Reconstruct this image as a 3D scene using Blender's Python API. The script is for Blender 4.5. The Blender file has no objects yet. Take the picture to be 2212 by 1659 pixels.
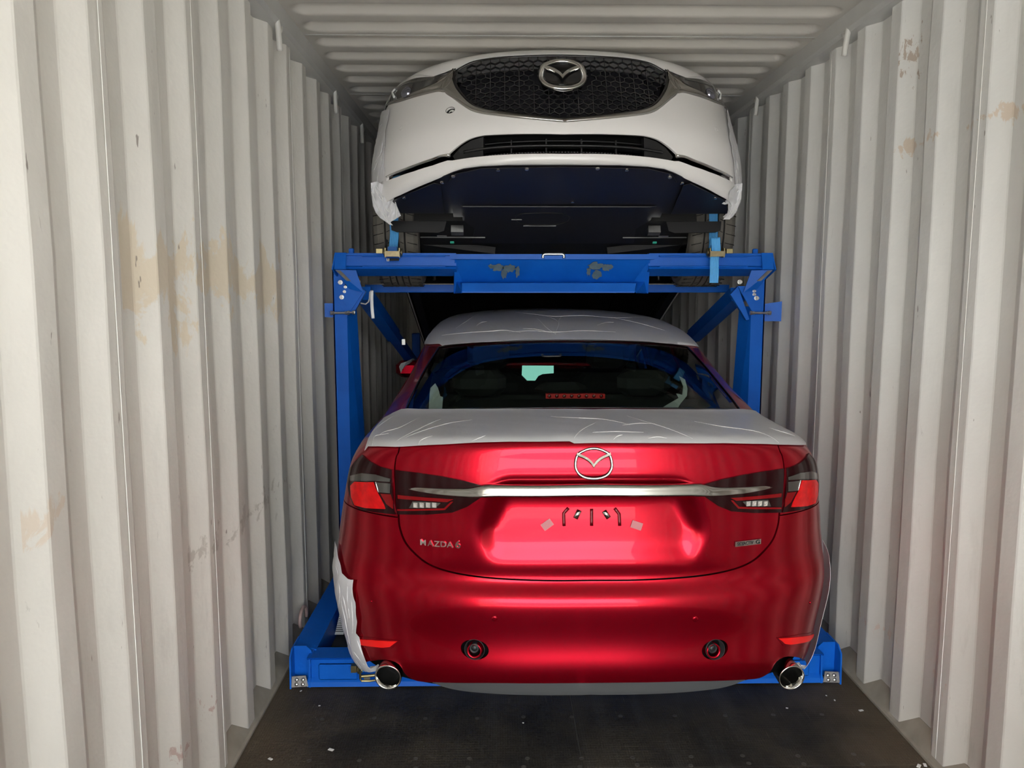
import bpy, math, random
import numpy as np
from mathutils import Vector, Matrix
from mathutils.geometry import delaunay_2d_cdt
random.seed(7); np.random.seed(7)
PI = math.pi
S = bpy.context.scene
COL = S.collection

# ------------------------------------------------------------------ camera, sky, sun, exposure
FPX, PITCH, YAW = 1695.6, .1189, .0170
CAM = np.array([-.2777, 0, 1.5811])
cam_d = bpy.data.cameras.new('camera'); cam = bpy.data.objects.new('camera', cam_d); COL.objects.link(cam)
cam_d.sensor_fit = 'HORIZONTAL'; cam_d.sensor_width = 36; cam_d.lens = FPX / 2212 * 36
cam_d.clip_start = .05; cam_d.clip_end = 400
cam.location = CAM; cam.rotation_euler = (PI / 2 - PITCH, 0, -YAW)
S.camera = cam
w = bpy.data.worlds.new('sky'); S.world = w; w.use_nodes = True
nt = w.node_tree; bg = nt.nodes['Background']
tc = nt.nodes.new('ShaderNodeTexCoord'); sx = nt.nodes.new('ShaderNodeSeparateXYZ')
rmp = nt.nodes.new('ShaderNodeValToRGB')
nt.links.new(tc.outputs['Generated'], sx.inputs[0]); nt.links.new(sx.outputs['Z'], rmp.inputs[0])
rmp.color_ramp.elements[0].position = 0; rmp.color_ramp.elements[0].color = (1, .985, .96, 1)
rmp.color_ramp.elements[1].position = .6; rmp.color_ramp.elements[1].color = (.82, .90, 1, 1)
nt.links.new(rmp.outputs[0], bg.inputs['Color']); bg.inputs['Strength'].default_value = 5.0
sun_d = bpy.data.lights.new('sun', 'SUN'); sun_d.energy = 15.0; sun_d.angle = math.radians(2); sun_d.color = (1, .95, .88)
sun = bpy.data.objects.new('sun', sun_d); COL.objects.link(sun); sun.rotation_euler = Vector((-math.sin(.95)*math.cos(.45), math.cos(.95)*math.cos(.45), -math.sin(.45))).to_track_quat('-Z', 'Y').to_euler()
S.view_settings.view_transform = 'Standard'; S.view_settings.look = 'None'
S.cycles.diffuse_bounces = 10; S.cycles.max_bounces = 16
S.view_settings.exposure = 1.02; S.view_settings.gamma = 1.0; S.view_settings.use_curve_mapping = False

# ------------------------------------------------------------------ picture geometry: pixel <-> place in the container
_cy, _sy, _cp, _sp = math.cos(YAW), math.sin(YAW), math.cos(PITCH), math.sin(PITCH)
RT = np.array([_cy, -_sy, 0.]); FW = np.array([_sy, _cy, 0.]); UP = np.array([0, 0, 1.])
F2 = FW * _cp - UP * _sp; U2 = UP * _cp + FW * _sp
def ray(px, py): return F2 + RT * ((px - 1106) / FPX) - U2 * ((py - 829.5) / FPX)
def at(px, py, Y): d = ray(px, py); return CAM + d * (Y / d[1])
def atz(px, py, z): d = ray(px, py); return CAM + d * ((z - CAM[2]) / d[2])
def proj(P):
    X = np.asarray(P) - CAM; d = X @ F2
    return np.stack([1106 + FPX * (X @ RT) / d, 829.5 - FPX * (X @ U2) / d], -1)

# ------------------------------------------------------------------ materials
def newmat(name):
    m = bpy.data.materials.new(name); m.use_nodes = True
    return m, m.node_tree, m.node_tree.nodes['Principled BSDF']
def P(b, **k):
    for a, v in k.items():
        a = a.replace('_', ' ')
        if isinstance(v, tuple) and len(v) == 3: v = v + (1,)
        b.inputs[a].default_value = v
def flat(name, col, rough=.5, metal=0, coat=0, noise=0, nscale=20, bump=0, bscale=60, spec=.5, coatr=.05):
    m, t, b = newmat(name)
    P(b, Base_Color=col, Roughness=rough, Metallic=metal, Coat_Weight=coat, Coat_Roughness=coatr, Specular_IOR_Level=spec)
    if noise or bump:
        g = t.nodes.new('ShaderNodeTexCoord')
        if noise:
            n = t.nodes.new('ShaderNodeTexNoise'); n.inputs['Scale'].default_value = nscale; n.inputs['Detail'].default_value = 5
            t.links.new(g.outputs['Object'], n.inputs['Vector'])
            mx = t.nodes.new('ShaderNodeMix'); mx.data_type = 'RGBA'
            mx.inputs[6].default_value = tuple(c * (1 - noise) for c in col) + (1,)
            mx.inputs[7].default_value = tuple(min(1, c * (1 + noise)) for c in col) + (1,)
            t.links.new(n.outputs[0], mx.inputs[0]); t.links.new(mx.outputs[2], b.inputs['Base Color'])
        if bump:
            n = t.nodes.new('ShaderNodeTexNoise'); n.inputs['Scale'].default_value = bscale; n.inputs['Detail'].default_value = 4
            t.links.new(g.outputs['Object'], n.inputs['Vector'])
            bp = t.nodes.new('ShaderNodeBump'); bp.inputs['Strength'].default_value = bump; bp.inputs['Distance'].default_value = .01
            t.links.new(n.outputs[0], bp.inputs['Height']); t.links.new(bp.outputs[0], b.inputs['Normal'])
    return m
def nd(t, typ, **k):
    n = t.nodes.new(typ)
    for a, v in k.items(): setattr(n, a, v)
    return n
def math_(t, op, a, b=None, c=None):
    n = t.nodes.new('ShaderNodeMath'); n.operation = op
    for i, v in enumerate((a, b, c)):
        if v is None: continue
        if isinstance(v, (int, float)): n.inputs[i].default_value = v
        else: t.links.new(v, n.inputs[i])
    return n.outputs[0]
def noise_(t, vec, scale, detail=5, rough=.55, dist=0):
    n = t.nodes.new('ShaderNodeTexNoise'); n.inputs['Scale'].default_value = scale; n.inputs['Detail'].default_value = detail
    n.inputs['Roughness'].default_value = rough; n.inputs['Distortion'].default_value = dist
    t.links.new(vec, n.inputs['Vector']); return n.outputs[0]
def scalevec(t, vec, s):
    n = t.nodes.new('ShaderNodeVectorMath'); n.operation = 'MULTIPLY'; n.inputs[1].default_value = s
    t.links.new(vec, n.inputs[0]); return n.outputs[0]
def ramp_(t, v, p0, p1, c0=(0, 0, 0), c1=(1, 1, 1)):
    n = t.nodes.new('ShaderNodeValToRGB'); n.color_ramp.elements[0].position = p0; n.color_ramp.elements[1].position = p1
    n.color_ramp.elements[0].color = c0 + (1,); n.color_ramp.elements[1].color = c1 + (1,)
    t.links.new(v, n.inputs[0]); return n.outputs[0]
def mix_(t, f, a, b):
    n = t.nodes.new('ShaderNodeMix'); n.data_type = 'RGBA'
    if isinstance(f, (int, float)): n.inputs[0].default_value = f
    else: t.links.new(f, n.inputs[0])
    for i, v in ((6, a), (7, b)):
        if isinstance(v, tuple): n.inputs[i].default_value = v + (1,)
        else: t.links.new(v, n.inputs[i])
    return n.outputs[2]

def wall_material(name, base, left):
    m, t, b = newmat(name)
    geo = t.nodes.new('ShaderNodeNewGeometry'); pos = geo.outputs['Position']
    sp = t.nodes.new('ShaderNodeSeparateXYZ'); t.links.new(pos, sp.inputs[0])
    n1 = noise_(t, scalevec(t, pos, (1, 1, .35)), 2.2, 6)
    col = mix_(t, ramp_(t, n1, .35, .7), tuple(c * .86 for c in base), base)
    grime_shade = math_(t, 'MULTIPLY', ramp_(t, math_(t, 'MULTIPLY', math_(t, 'ADD', sp.outputs['Z'], math_(t, 'MULTIPLY', n1, .5)), .5), .12, .86, (1, 1, 1), (0, 0, 0)), .72)
    col = mix_(t, grime_shade, col, (.42, .39, .34))  # dirt plus painted shade, both deepening towards the wall foot
    n2 = noise_(t, scalevec(t, pos, (1, 1, .2)), 9, 8, .7)
    grime = ramp_(t, n2, .56, .72)
    lowz = math_(t, 'MULTIPLY', ramp_(t, sp.outputs['Z'], .0, .95, (1, 1, 1), (.18, .18, .18)), .55)
    col = mix_(t, math_(t, 'MULTIPLY', grime, lowz), col, (.25, .235, .21))
    # old glue and paint repair patches at shoulder height
    def patch(y0, y1, z0, z1, colr, sc, thr, amt):
        nonlocal col
        ym = math_(t, 'COMPARE', sp.outputs['Y'], (y0 + y1) / 2, (y1 - y0) / 2)
        n = noise_(t, scalevec(t, pos, (1, 1, .6)), sc, 6, .65, .6)
        zz = math_(t, 'ABSOLUTE', math_(t, 'SUBTRACT', sp.outputs['Z'], (z0 + z1) / 2))
        e = math_(t, 'SUBTRACT', 1.0, math_(t, 'DIVIDE', zz, (z1 - z0) / 2))
        v = math_(t, 'ADD', math_(t, 'MULTIPLY', e, .35), math_(t, 'MULTIPLY', n, 1.25))
        k = math_(t, 'MULTIPLY', math_(t, 'MULTIPLY', ramp_(t, math_(t, 'MULTIPLY', v, .5), thr*.5, thr*.5+.025), ym), amt)
        col = mix_(t, k, col, colr)
    if left:
        patch(1.98, 3.3, 1.38, 1.84, (.72, .60, .42), 6, .80, .62)
        patch(1.50, 1.62, 1.03, 1.22, (.62, .50, .38), 14, .90, .55)
        patch(2.3, 3.4, .55, 1.0, (.30, .27, .23), 14, .98, .5)
        patch(1.9, 2.4, .12, .42, (.36, .20, .17), 30, 1.02, .6)
    else:
        patch(2.1, 2.95, 2.02, 2.17, (.60, .45, .31), 16, .95, .6)
        patch(2.85, 2.95, 2.2, 2.62, (.42, .33, .26), 34, .98, .8)
        patch(2.4, 3.1, .10, .45, (.55, .38, .30), 26, 1.03, .5)
    n3 = noise_(t, scalevec(t, pos, (1, 1, .25)), 46, 3, .5)
    col = mix_(t, math_(t, 'MULTIPLY', ramp_(t, n3, .735, .76), .7), col, (.16, .12, .10))
    # fine dark scuffs
    n4 = noise_(t, scalevec(t, pos, (1, 6, 1.4)), 5, 8, .75, 1.2)
    col = mix_(t, math_(t, 'MULTIPLY', ramp_(t, n4, .66, .70), .35), col, (.30, .28, .26))
    t.links.new(col, b.inputs['Base Color'])
    P(b, Roughness=.48, Specular_IOR_Level=.35)
    bp = t.nodes.new('ShaderNodeBump'); bp.inputs['Strength'].default_value = .25; bp.inputs['Distance'].default_value = .02
    nb = noise_(t, pos, 7, 4); nb2 = noise_(t, pos, 160, 2)
    hgt = math_(t, 'ADD', nb, math_(t, 'MULTIPLY', nb2, .03)); t.links.new(hgt, bp.inputs['Height'])
    t.links.new(bp.outputs[0], b.inputs['Normal'])
    return m
M = {}
M['wall_l'] = wall_material('container paint left', (.82, .80, .745), True)
M['wall_r'] = wall_material('container paint right', (.80, .80, .775), False)
M['roof'] = flat('roof paint', (.62, .595, .545), .5, noise=.10, nscale=3, bump=.15, bscale=12)
M['rail'] = flat('rail paint', (.56, .56, .54), .45, noise=.12, nscale=5, bump=.1, bscale=30)
M['weld'] = flat('weld seam', (.86, .85, .81), .35)
M['ring'] = flat('ring paint', (.66, .65, .61), .4, noise=.1)
M['pink'] = flat('reddish ring paint', (.42, .30, .28), .5, noise=.3)
M['bar'] = flat('brushed chrome bar', (.36, .355, .33), .12, metal=1)
M['sill'] = flat('dusty sill', (.27, .245, .20), .85, noise=.35, nscale=14)
def floor_material():
    m, t, b = newmat('black plywood')
    geo = t.nodes.new('ShaderNodeNewGeometry'); pos = geo.outputs['Position']
    sp = t.nodes.new('ShaderNodeSeparateXYZ'); t.links.new(pos, sp.inputs[0])
    streak = noise_(t, scalevec(t, pos, (9, .7, 1)), 1.6, 6, .6)
    blot = noise_(t, pos, 3.2, 7, .6, .4)
    col = mix_(t, ramp_(t, blot, .38, .68), (.022, .020, .017), (.055, .047, .035))
    col = mix_(t, math_(t, 'MULTIPLY', ramp_(t, streak, .5, .75), .45), col, (.075, .072, .066))
    edge = ramp_(t, math_(t, 'MULTIPLY', math_(t, 'ADD', math_(t, 'ABSOLUTE', sp.outputs['X']), math_(t, 'MULTIPLY', blot, .25)), .5), .48, .66)
    col = mix_(t, math_(t, 'MULTIPLY', edge, .7), col, (.13, .10, .065))
    fine = noise_(t, scalevec(t, pos, (60, 4, 1)), 1.5, 3)
    col = mix_(t, math_(t, 'MULTIPLY', ramp_(t, fine, .66, .72), .3), col, (.17, .15, .12))
    t.links.new(col, b.inputs['Base Color'])
    P(b, Roughness=.66, Specular_IOR_Level=.2)
    # woven anti-slip film: crossing fine ribs
    wx = math_(t, 'SINE', math_(t, 'MULTIPLY', sp.outputs['X'], 2 * PI / .009))
    wy = math_(t, 'SINE', math_(t, 'MULTIPLY', sp.outputs['Y'], 2 * PI / .014))
    hh = math_(t, 'ADD', math_(t, 'MAXIMUM', wx, wy), math_(t, 'MULTIPLY', blot, 3))
    bp = t.nodes.new('ShaderNodeBump'); bp.inputs['Strength'].default_value = .5; bp.inputs['Distance'].default_value = .0012
    t.links.new(hh, bp.inputs['Height']); t.links.new(bp.outputs[0], b.inputs['Normal'])
    return m
M['floor'] = floor_material()
M['screw'] = flat('worn screw', (.085, .08, .07), .55, metal=.3)
M['concrete'] = flat('concrete yard', (.52, .505, .48), .9, noise=.2, nscale=.6)
def paint(name, col, metal, rough, flake=True):
    m, t, b = newmat(name)
    P(b, Base_Color=col, Metallic=metal, Roughness=rough, Coat_Weight=.42 if metal else 1.0, Coat_Roughness=.02, Coat_IOR=1.36)
    return m
M['red'] = paint('metallic red paint', (.44, .0, .014), .85, .25)
M['white'] = paint('pearl white paint', (.88, .86, .84), .0, .35)
M['black'] = flat('black plastic', (.012, .012, .013), .42)
M['under'] = flat('black undertray plastic', (.012, .012, .017), .38)
M['darkgap'] = flat('dark inner body', (.004, .004, .004), .9, spec=.1)
M['gloss'] = flat('gloss black', (.006, .006, .007), .12, coat=.6)
M['mesh'] = flat('gloss black grille plastic', (.016, .016, .018), .22, coat=1)
M['chrome'] = flat('chrome', (.80, .79, .76), .07, metal=1)
M['satin'] = flat('smoky satin chrome', (.56, .55, .52), .17, metal=1)
M['steel'] = flat('zinc steel', (.60, .60, .58), .3, metal=1, noise=.2, nscale=60)
M['gold'] = flat('yellow zinc', (.33, .28, .14), .35, metal=1, noise=.3, nscale=50)
M['darkgold'] = flat('dark yellow zinc', (.24, .20, .12), .4, metal=1, noise=.4, nscale=60)
M['diffuser'] = flat('grey diffuser plastic', (.085, .088, .09), .38)
M['rubber'] = flat('tyre rubber', (.125, .115, .098), .75, noise=.15, nscale=30)
M['groove'] = flat('tyre groove', (.012, .011, .010), .9)
M['cloth'] = flat('dark seat cloth', (.03, .03, .03), .8)
M['redfl'] = flat('red reflector', (.98, .004, .004), .4, coat=.3)
M['redl'] = flat('red lamp', (.80, .006, .008), .3, coat=.2, noise=.55, nscale=45, spec=.2)
M['redstrip'] = flat('red light strip', (.20, .002, .004), .2, coat=.2, spec=.3)
M['lens'] = flat('smoked red lens', (.014, .001, .002), .10, coat=0, spec=.32)
M['smoke'] = flat('smoked clear lens', (.055, .055, .05), .15, coat=1)
M['led'] = flat('silver light reflector', (.85, .84, .80), .18, metal=.7)
M['pinkgrey'] = flat('translucent tape', (.50, .17, .18), .45)
M['hole'] = flat('pressed groove', (.16, .0, .006), .35, metal=.4, coat=.3)
M['headl'] = flat('headlight glass', (.035, .034, .032), .06, coat=1, coatr=.01)
M['lampw'] = flat('white lamp guide', (.90, .90, .88), .3)
M['bulb'] = flat('lamp projector glass', (.30, .30, .36), .03, metal=.85)
M['label'] = flat('white paper label', (.78, .78, .76), .6)
M['ink'] = flat('black ink', (.02, .02, .02), .6)
M['bluestrap'] = flat('blue webbing', (.08, .40, .86), .7, noise=.15, nscale=120)
M['blueline'] = flat('light blue webbing stitch', (.20, .58, .95), .7)
M['bluedk'] = flat('dark blue webbing', (.012, .10, .34), .7)
def blue_paint():
    m, t, b = newmat('blue rack paint')
    geo = t.nodes.new('ShaderNodeNewGeometry'); pos = geo.outputs['Position']
    n = noise_(t, pos, 6, 5)
    col = mix_(t, n, (.003, .085, .44), (.006, .15, .68))
    w1 = noise_(t, scalevec(t, pos, (1, 1, 3)), 9, 8, .75)
    col = mix_(t, math_(t, 'MULTIPLY', ramp_(t, w1, .67, .71), .6), col, (.14, .20, .26))
    t.links.new(col, b.inputs['Base Color']); P(b, Roughness=.40, Specular_IOR_Level=.22)
    bp = t.nodes.new('ShaderNodeBump'); bp.inputs['Strength'].default_value = .12; bp.inputs['Distance'].default_value = .01
    t.links.new(noise_(t, pos, 40, 4), bp.inputs['Height']); t.links.new(bp.outputs[0], b.inputs['Normal'])
    return m
M['blue'] = blue_paint()
M['bluescr'] = flat('scraped blue steel', (.13, .19, .22), .5, metal=.2, noise=.6, nscale=24)
M['greyscr'] = flat('partly scraped grey steel', (.20, .19, .18), .5, metal=.5, noise=.5, nscale=50)
def film_material(name, alpha, col):
    m = bpy.data.materials.new(name); m.use_nodes = True; t = m.node_tree; t.nodes.clear()
    out = t.nodes.new('ShaderNodeOutputMaterial')
    tr = t.nodes.new('ShaderNodeBsdfTransparent'); b = t.nodes.new('ShaderNodeBsdfPrincipled')
    P(b, Base_Color=col, Roughness=.34, Specular_IOR_Level=.6)
    tcn = t.nodes.new('ShaderNodeTexCoord'); v = tcn.outputs['Object']
    n = noise_(t, v, 5, 6, .6, 1.0)
    bp = t.nodes.new('ShaderNodeBump'); bp.inputs['Strength'].default_value = .22; bp.inputs['Distance'].default_value = .015
    t.links.new(n, bp.inputs['Height']); t.links.new(bp.outputs[0], b.inputs['Normal'])
    mx = t.nodes.new('ShaderNodeMixShader'); mx.inputs[0].default_value = alpha
    t.links.new(tr.outputs[0], mx.inputs[1]); t.links.new(b.outputs[0], mx.inputs[2]); t.links.new(mx.outputs[0], out.inputs[0])
    return m
M['film'] = film_material('milky protective film', .93, (.60, .60, .62))
M['filmw'] = film_material('white protective film', .96, (.74, .74, .76))
M['crease'] = flat('film crease', (.80, .80, .80), .3)
def glass_material(name, tint, refl=1.0):
    m = bpy.data.materials.new(name); m.use_nodes = True; t = m.node_tree; t.nodes.clear()
    out = t.nodes.new('ShaderNodeOutputMaterial')
    tr = t.nodes.new('ShaderNodeBsdfTransparent'); tr.inputs[0].default_value = tint + (1,)
    g = t.nodes.new('ShaderNodeBsdfGlossy'); g.inputs['Roughness'].default_value = .01
    fr = t.nodes.new('ShaderNodeFresnel'); gq = t.nodes.new('ShaderNodeNewGeometry')
    t.links.new(math_(t, 'SUBTRACT', 1.5, math_(t, 'MULTIPLY', gq.outputs['Backfacing'], 1.5-1/1.5)), fr.inputs[0])
    mx = t.nodes.new('ShaderNodeMixShader'); t.links.new(fr.outputs[0], mx.inputs[0])
    t.links.new(tr.outputs[0], mx.inputs[1]); t.links.new(g.outputs[0], mx.inputs[2]); t.links.new(mx.outputs[0], out.inputs[0])
    return m
M['glass'] = glass_material('tinted window glass', (.50, .58, .52))
M['mirror'] = flat('mirror glass', (.10, .20, .195), .02, metal=1)

# ------------------------------------------------------------------ object helpers
def thing(name, label, cat, loc, group=None):
    o = bpy.data.objects.new(name, None); COL.objects.link(o); o.location = loc; o.empty_display_size = .1
    o['label'] = label; o['category'] = cat
    if group: o['group'] = group
    return o
def wloc(o):
    p = Vector((0, 0, 0))
    while o is not None: p = p + o.location; o = o.parent
    return p
def mk(name, V, Fc, mat, parent=None, loc=None, smooth=False, label=None, normals=None, kind=None):
    """one mesh object; V in world coordinates, origin at its parent's (or loc, or its own base)"""
    V = np.asarray(V, float).reshape(-1, 3)
    pw = wloc(parent) if parent else Vector((0, 0, 0))
    if loc is None: loc = (V.min(0) + V.max(0)) / 2
    loc = np.asarray(loc, float)
    me = bpy.data.meshes.new(name)
    me.from_pydata((V - loc).tolist(), [], [list(map(int, f)) for f in Fc]); me.validate(); me.update()
    for mm in (mat if isinstance(mat, (list, tuple)) else [mat]): me.materials.append(mm)
    if smooth: me.shade_smooth()
    if normals is not None: me.normals_split_custom_set(normals)
    o = bpy.data.objects.new(name, me); COL.objects.link(o)
    if parent: o.parent = parent
    o.location = Vector(loc) - pw
    if label: o['label'] = label
    if kind: o['kind'] = kind
    return o
class MB:
    def __init__(s): s.V = []; s.F = []
    def add(s, V, Fc):
        n = len(s.V); s.V += [tuple(map(float, v)) for v in V]; s.F += [[i + n for i in f] for f in Fc]; return s
    def box(s, a, b, ch=0):
        (x0, y0, z0), (x1, y1, z1) = a, b
        x0, x1 = min(x0, x1), max(x0, x1); y0, y1 = min(y0, y1), max(y0, y1); z0, z1 = min(z0, z1), max(z0, z1)
        if ch <= 0:
            return s.add([(x0,y0,z0),(x1,y0,z0),(x1,y1,z0),(x0,y1,z0),(x0,y0,z1),(x1,y0,z1),(x1,y1,z1),(x0,y1,z1)],
                     [(0,3,2,1),(4,5,6,7),(0,1,5,4),(1,2,6,5),(2,3,7,6),(3,0,4,7)])
        c = min(ch, (x1-x0)/2.01, (y1-y0)/2.01, (z1-z0)/2.01)
        V = []; 
        for z, i in ((z0, c), (z0 + c, 0), (z1 - c, 0), (z1, c)):
            V += [(x0+i+c,y0+i,z),(x1-i-c,y0+i,z),(x1-i,y0+i+c,z),(x1-i,y1-i-c,z),(x1-i-c,y1-i,z),(x0+i+c,y1-i,z),(x0+i,y1-i-c,z),(x0+i,y0+i+c,z)]
        Fc = [tuple(reversed(range(8))), tuple(range(24, 32))]
        for k in range(3):
            for j in range(8): Fc.append((k*8+j, k*8+(j+1)%8, k*8+8+(j+1)%8, k*8+8+j))
        return s.add(V, Fc)
    def obox(s, c, ax, hs):
        """box by centre, 3 axes, half sizes"""
        c = np.asarray(c, float); ax = np.asarray(ax, float)
        V = [c + ax[0]*hs[0]*i + ax[1]*hs[1]*j + ax[2]*hs[2]*k for k in (-1, 1) for j in (-1, 1) for i in (-1, 1)]
        return s.add(V, [(0,2,3,1),(4,5,7,6),(0,1,5,4),(1,3,7,5),(3,2,6,7),(2,0,4,6)])
    def bar(s, a, b, wd, ht, up=(0, 0, 1)):
        a = np.asarray(a, float); b = np.asarray(b, float); d = b - a; L = np.linalg.norm(d); d = d / L
        u = np.asarray(up, float); u = u - d * (u @ d); u /= np.linalg.norm(u); r = np.cross(d, u)
        return s.obox((a + b) / 2, (d, r, u), (L / 2, wd / 2, ht / 2))
    def cyl(s, a, b, r, n=16, r2=None, caps=True):
        a = np.asarray(a, float); b = np.asarray(b, float); d = (b - a); d /= np.linalg.norm(d)
        u = np.array([0, 0, 1.]) if abs(d[2]) < .9 else np.array([1., 0, 0]); u = np.cross(d, u); u /= np.linalg.norm(u); v = np.cross(d, u)
        r2 = r if r2 is None else r2
        V = [a + (u*math.cos(t)+v*math.sin(t))*r for t in np.arange(n)*2*PI/n] + [b + (u*math.cos(t)+v*math.sin(t))*r2 for t in np.arange(n)*2*PI/n]
        Fc = [(i, (i+1)%n, n+(i+1)%n, n+i) for i in range(n)]
        if caps: Fc += [tuple(reversed(range(n))), tuple(range(n, 2*n))]
        return s.add(V, Fc)
    def lathe(s, c, d, prof, n=32):
        """prof: list of (along d, radius)"""
        c = np.asarray(c, float); d = np.asarray(d, float); d /= np.linalg.norm(d)
        u = np.array([0, 0, 1.]) if abs(d[2]) < .9 else np.array([1., 0, 0]); u = np.cross(d, u); u /= np.linalg.norm(u); v = np.cross(d, u)
        V = []
        for (h, r) in prof:
            V += [c + d*h + (u*math.cos(t)+v*math.sin(t))*r for t in np.arange(n)*2*PI/n]
        Fc = []
        for k in range(len(prof)-1):
            Fc += [(k*n+i, k*n+(i+1)%n, k*n+n+(i+1)%n, k*n+n+i) for i in range(n)]
        return s.add(V, Fc)
    def tube(s, pts, r, n=8, closed=False, flat_=1.0, up=None):
        pts = [np.asarray(p, float) for p in pts]; m = len(pts); V = []
        prev = None
        for i in range(m):
            if closed: d = pts[(i+1)%m] - pts[i-1]
            else: d = pts[min(i+1, m-1)] - pts[max(i-1, 0)]
            d = d / (np.linalg.norm(d) + 1e-12)
            if up is not None: ref = np.asarray(up[i] if np.ndim(up) > 1 else up, float)
            elif prev is not None: ref = prev
            else: ref = np.array([0, 0, 1.]) if abs(d[2]) < .9 else np.array([1., 0, 0])
            nn = ref - d * (ref @ d); nn /= np.linalg.norm(nn) + 1e-12; prev = nn; bb = np.cross(d, nn)
            rr = r[i] if np.ndim(r) else r
            V += [pts[i] + nn*math.cos(t)*rr*flat_ + bb*math.sin(t)*rr for t in np.arange(n)*2*PI/n]
        Fc = []
        for i in range(m if closed else m-1):
            j = (i+1) % m
            Fc += [(i*n+k, i*n+(k+1)%n, j*n+(k+1)%n, j*n+k) for k in range(n)]
        if not closed: Fc += [tuple(reversed(range(n))), tuple(range((m-1)*n, m*n))]
        return s.add(V, Fc)
    def prism(s, poly, d):
        """poly: 3D points, extruded by vector d"""
        n = len(poly); poly = [np.asarray(p, float) for p in poly]; d = np.asarray(d, float)
        return s.add(poly + [p + d for p in poly], [tuple(range(n)), tuple(reversed(range(n, 2*n)))] + [(i, n+i, n+(i+1)%n, (i+1)%n) for i in range(n)])
    def build(s, name, mat, parent=None, **k): return mk(name, s.V, s.F, mat, parent, **k)
def spl(pts, n=8, closed=False):
    """Catmull-Rom through points"""
    p = np.asarray(pts, float)
    if closed: q = np.vstack([p[-1], p, p[0], p[1]]); m = len(p)
    else: q = np.vstack([2*p[0]-p[1], p, 2*p[-1]-p[-2]]); m = len(p) - 1
    out = []
    for i in range(m):
        a, b, c, d = q[i:i+4]
        for t in np.arange(n) / n:
            out.append(.5*((2*b)+(-a+c)*t+(2*a-5*b+4*c-d)*t*t+(-a+3*b-3*c+d)*t**3))
    if not closed: out.append(p[-1])
    return np.array(out)
def pchip(x, y, xn):
    x = np.asarray(x, float); y = np.asarray(y, float); h = np.diff(x); dl = np.diff(y) / h
    m = np.zeros_like(y); m[0] = dl[0]; m[-1] = dl[-1]
    for i in range(1, len(x)-1):
        if dl[i-1]*dl[i] > 0:
            w1 = 2*h[i]+h[i-1]; w2 = h[i]+2*h[i-1]; m[i] = (w1+w2)/(w1/dl[i-1]+w2/dl[i])
    k = np.clip(np.searchsorted(x, xn) - 1, 0, len(h)-1); t = (xn - x[k]) / h[k]
    return (1+2*t)*(1-t)**2*y[k] + t*(1-t)**2*h[k]*m[k] + t*t*(3-2*t)*y[k+1] + t*t*(t-1)*h[k]*m[k+1]
def blur(A, s, axis):
    k = int(3*s)+1; w_ = np.exp(-.5*(np.arange(-k, k+1)/s)**2); w_ /= w_.sum()
    pad = [(0, 0)]*A.ndim; pad[axis] = (k, k); B = np.pad(A, pad, mode='reflect', reflect_type='odd')
    out = np.zeros_like(A)
    for i, ww in enumerate(w_): out += ww*np.take(B, np.arange(i, i+A.shape[axis]), axis)
    return out
def inside(poly, pts):
    poly = np.asarray(poly); pts = np.asarray(pts); x, y = pts[:, 0], pts[:, 1]; c = np.zeros(len(pts), bool)
    x0, y0 = poly[:, 0], poly[:, 1]; x1, y1 = np.roll(x0, 1), np.roll(y0, 1)
    for a, b, d, e in zip(x0, y0, x1, y1):
        c ^= ((b > y) != (e > y)) & (x < (d-a)*(y-b)/(e-b+1e-15)+a)
    return c
def polydist(poly, pts, closed=True):
    poly = np.asarray(poly); pts = np.asarray(pts); D = np.full(len(pts), 1e9)
    n = len(poly)
    for i in range(n if closed else n-1):
        a, b = poly[i], poly[(i+1) % n]; d = b-a; L = d@d
        if L < 1e-14: continue
        t = np.clip(((pts-a)@d)/L, 0, 1); q = a+t[:, None]*d
        D = np.minimum(D, np.hypot(*(pts-q).T))
    return D
def smooth01(x): x = np.clip(x, 0, 1); return x*x*(3-2*x)

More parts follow.
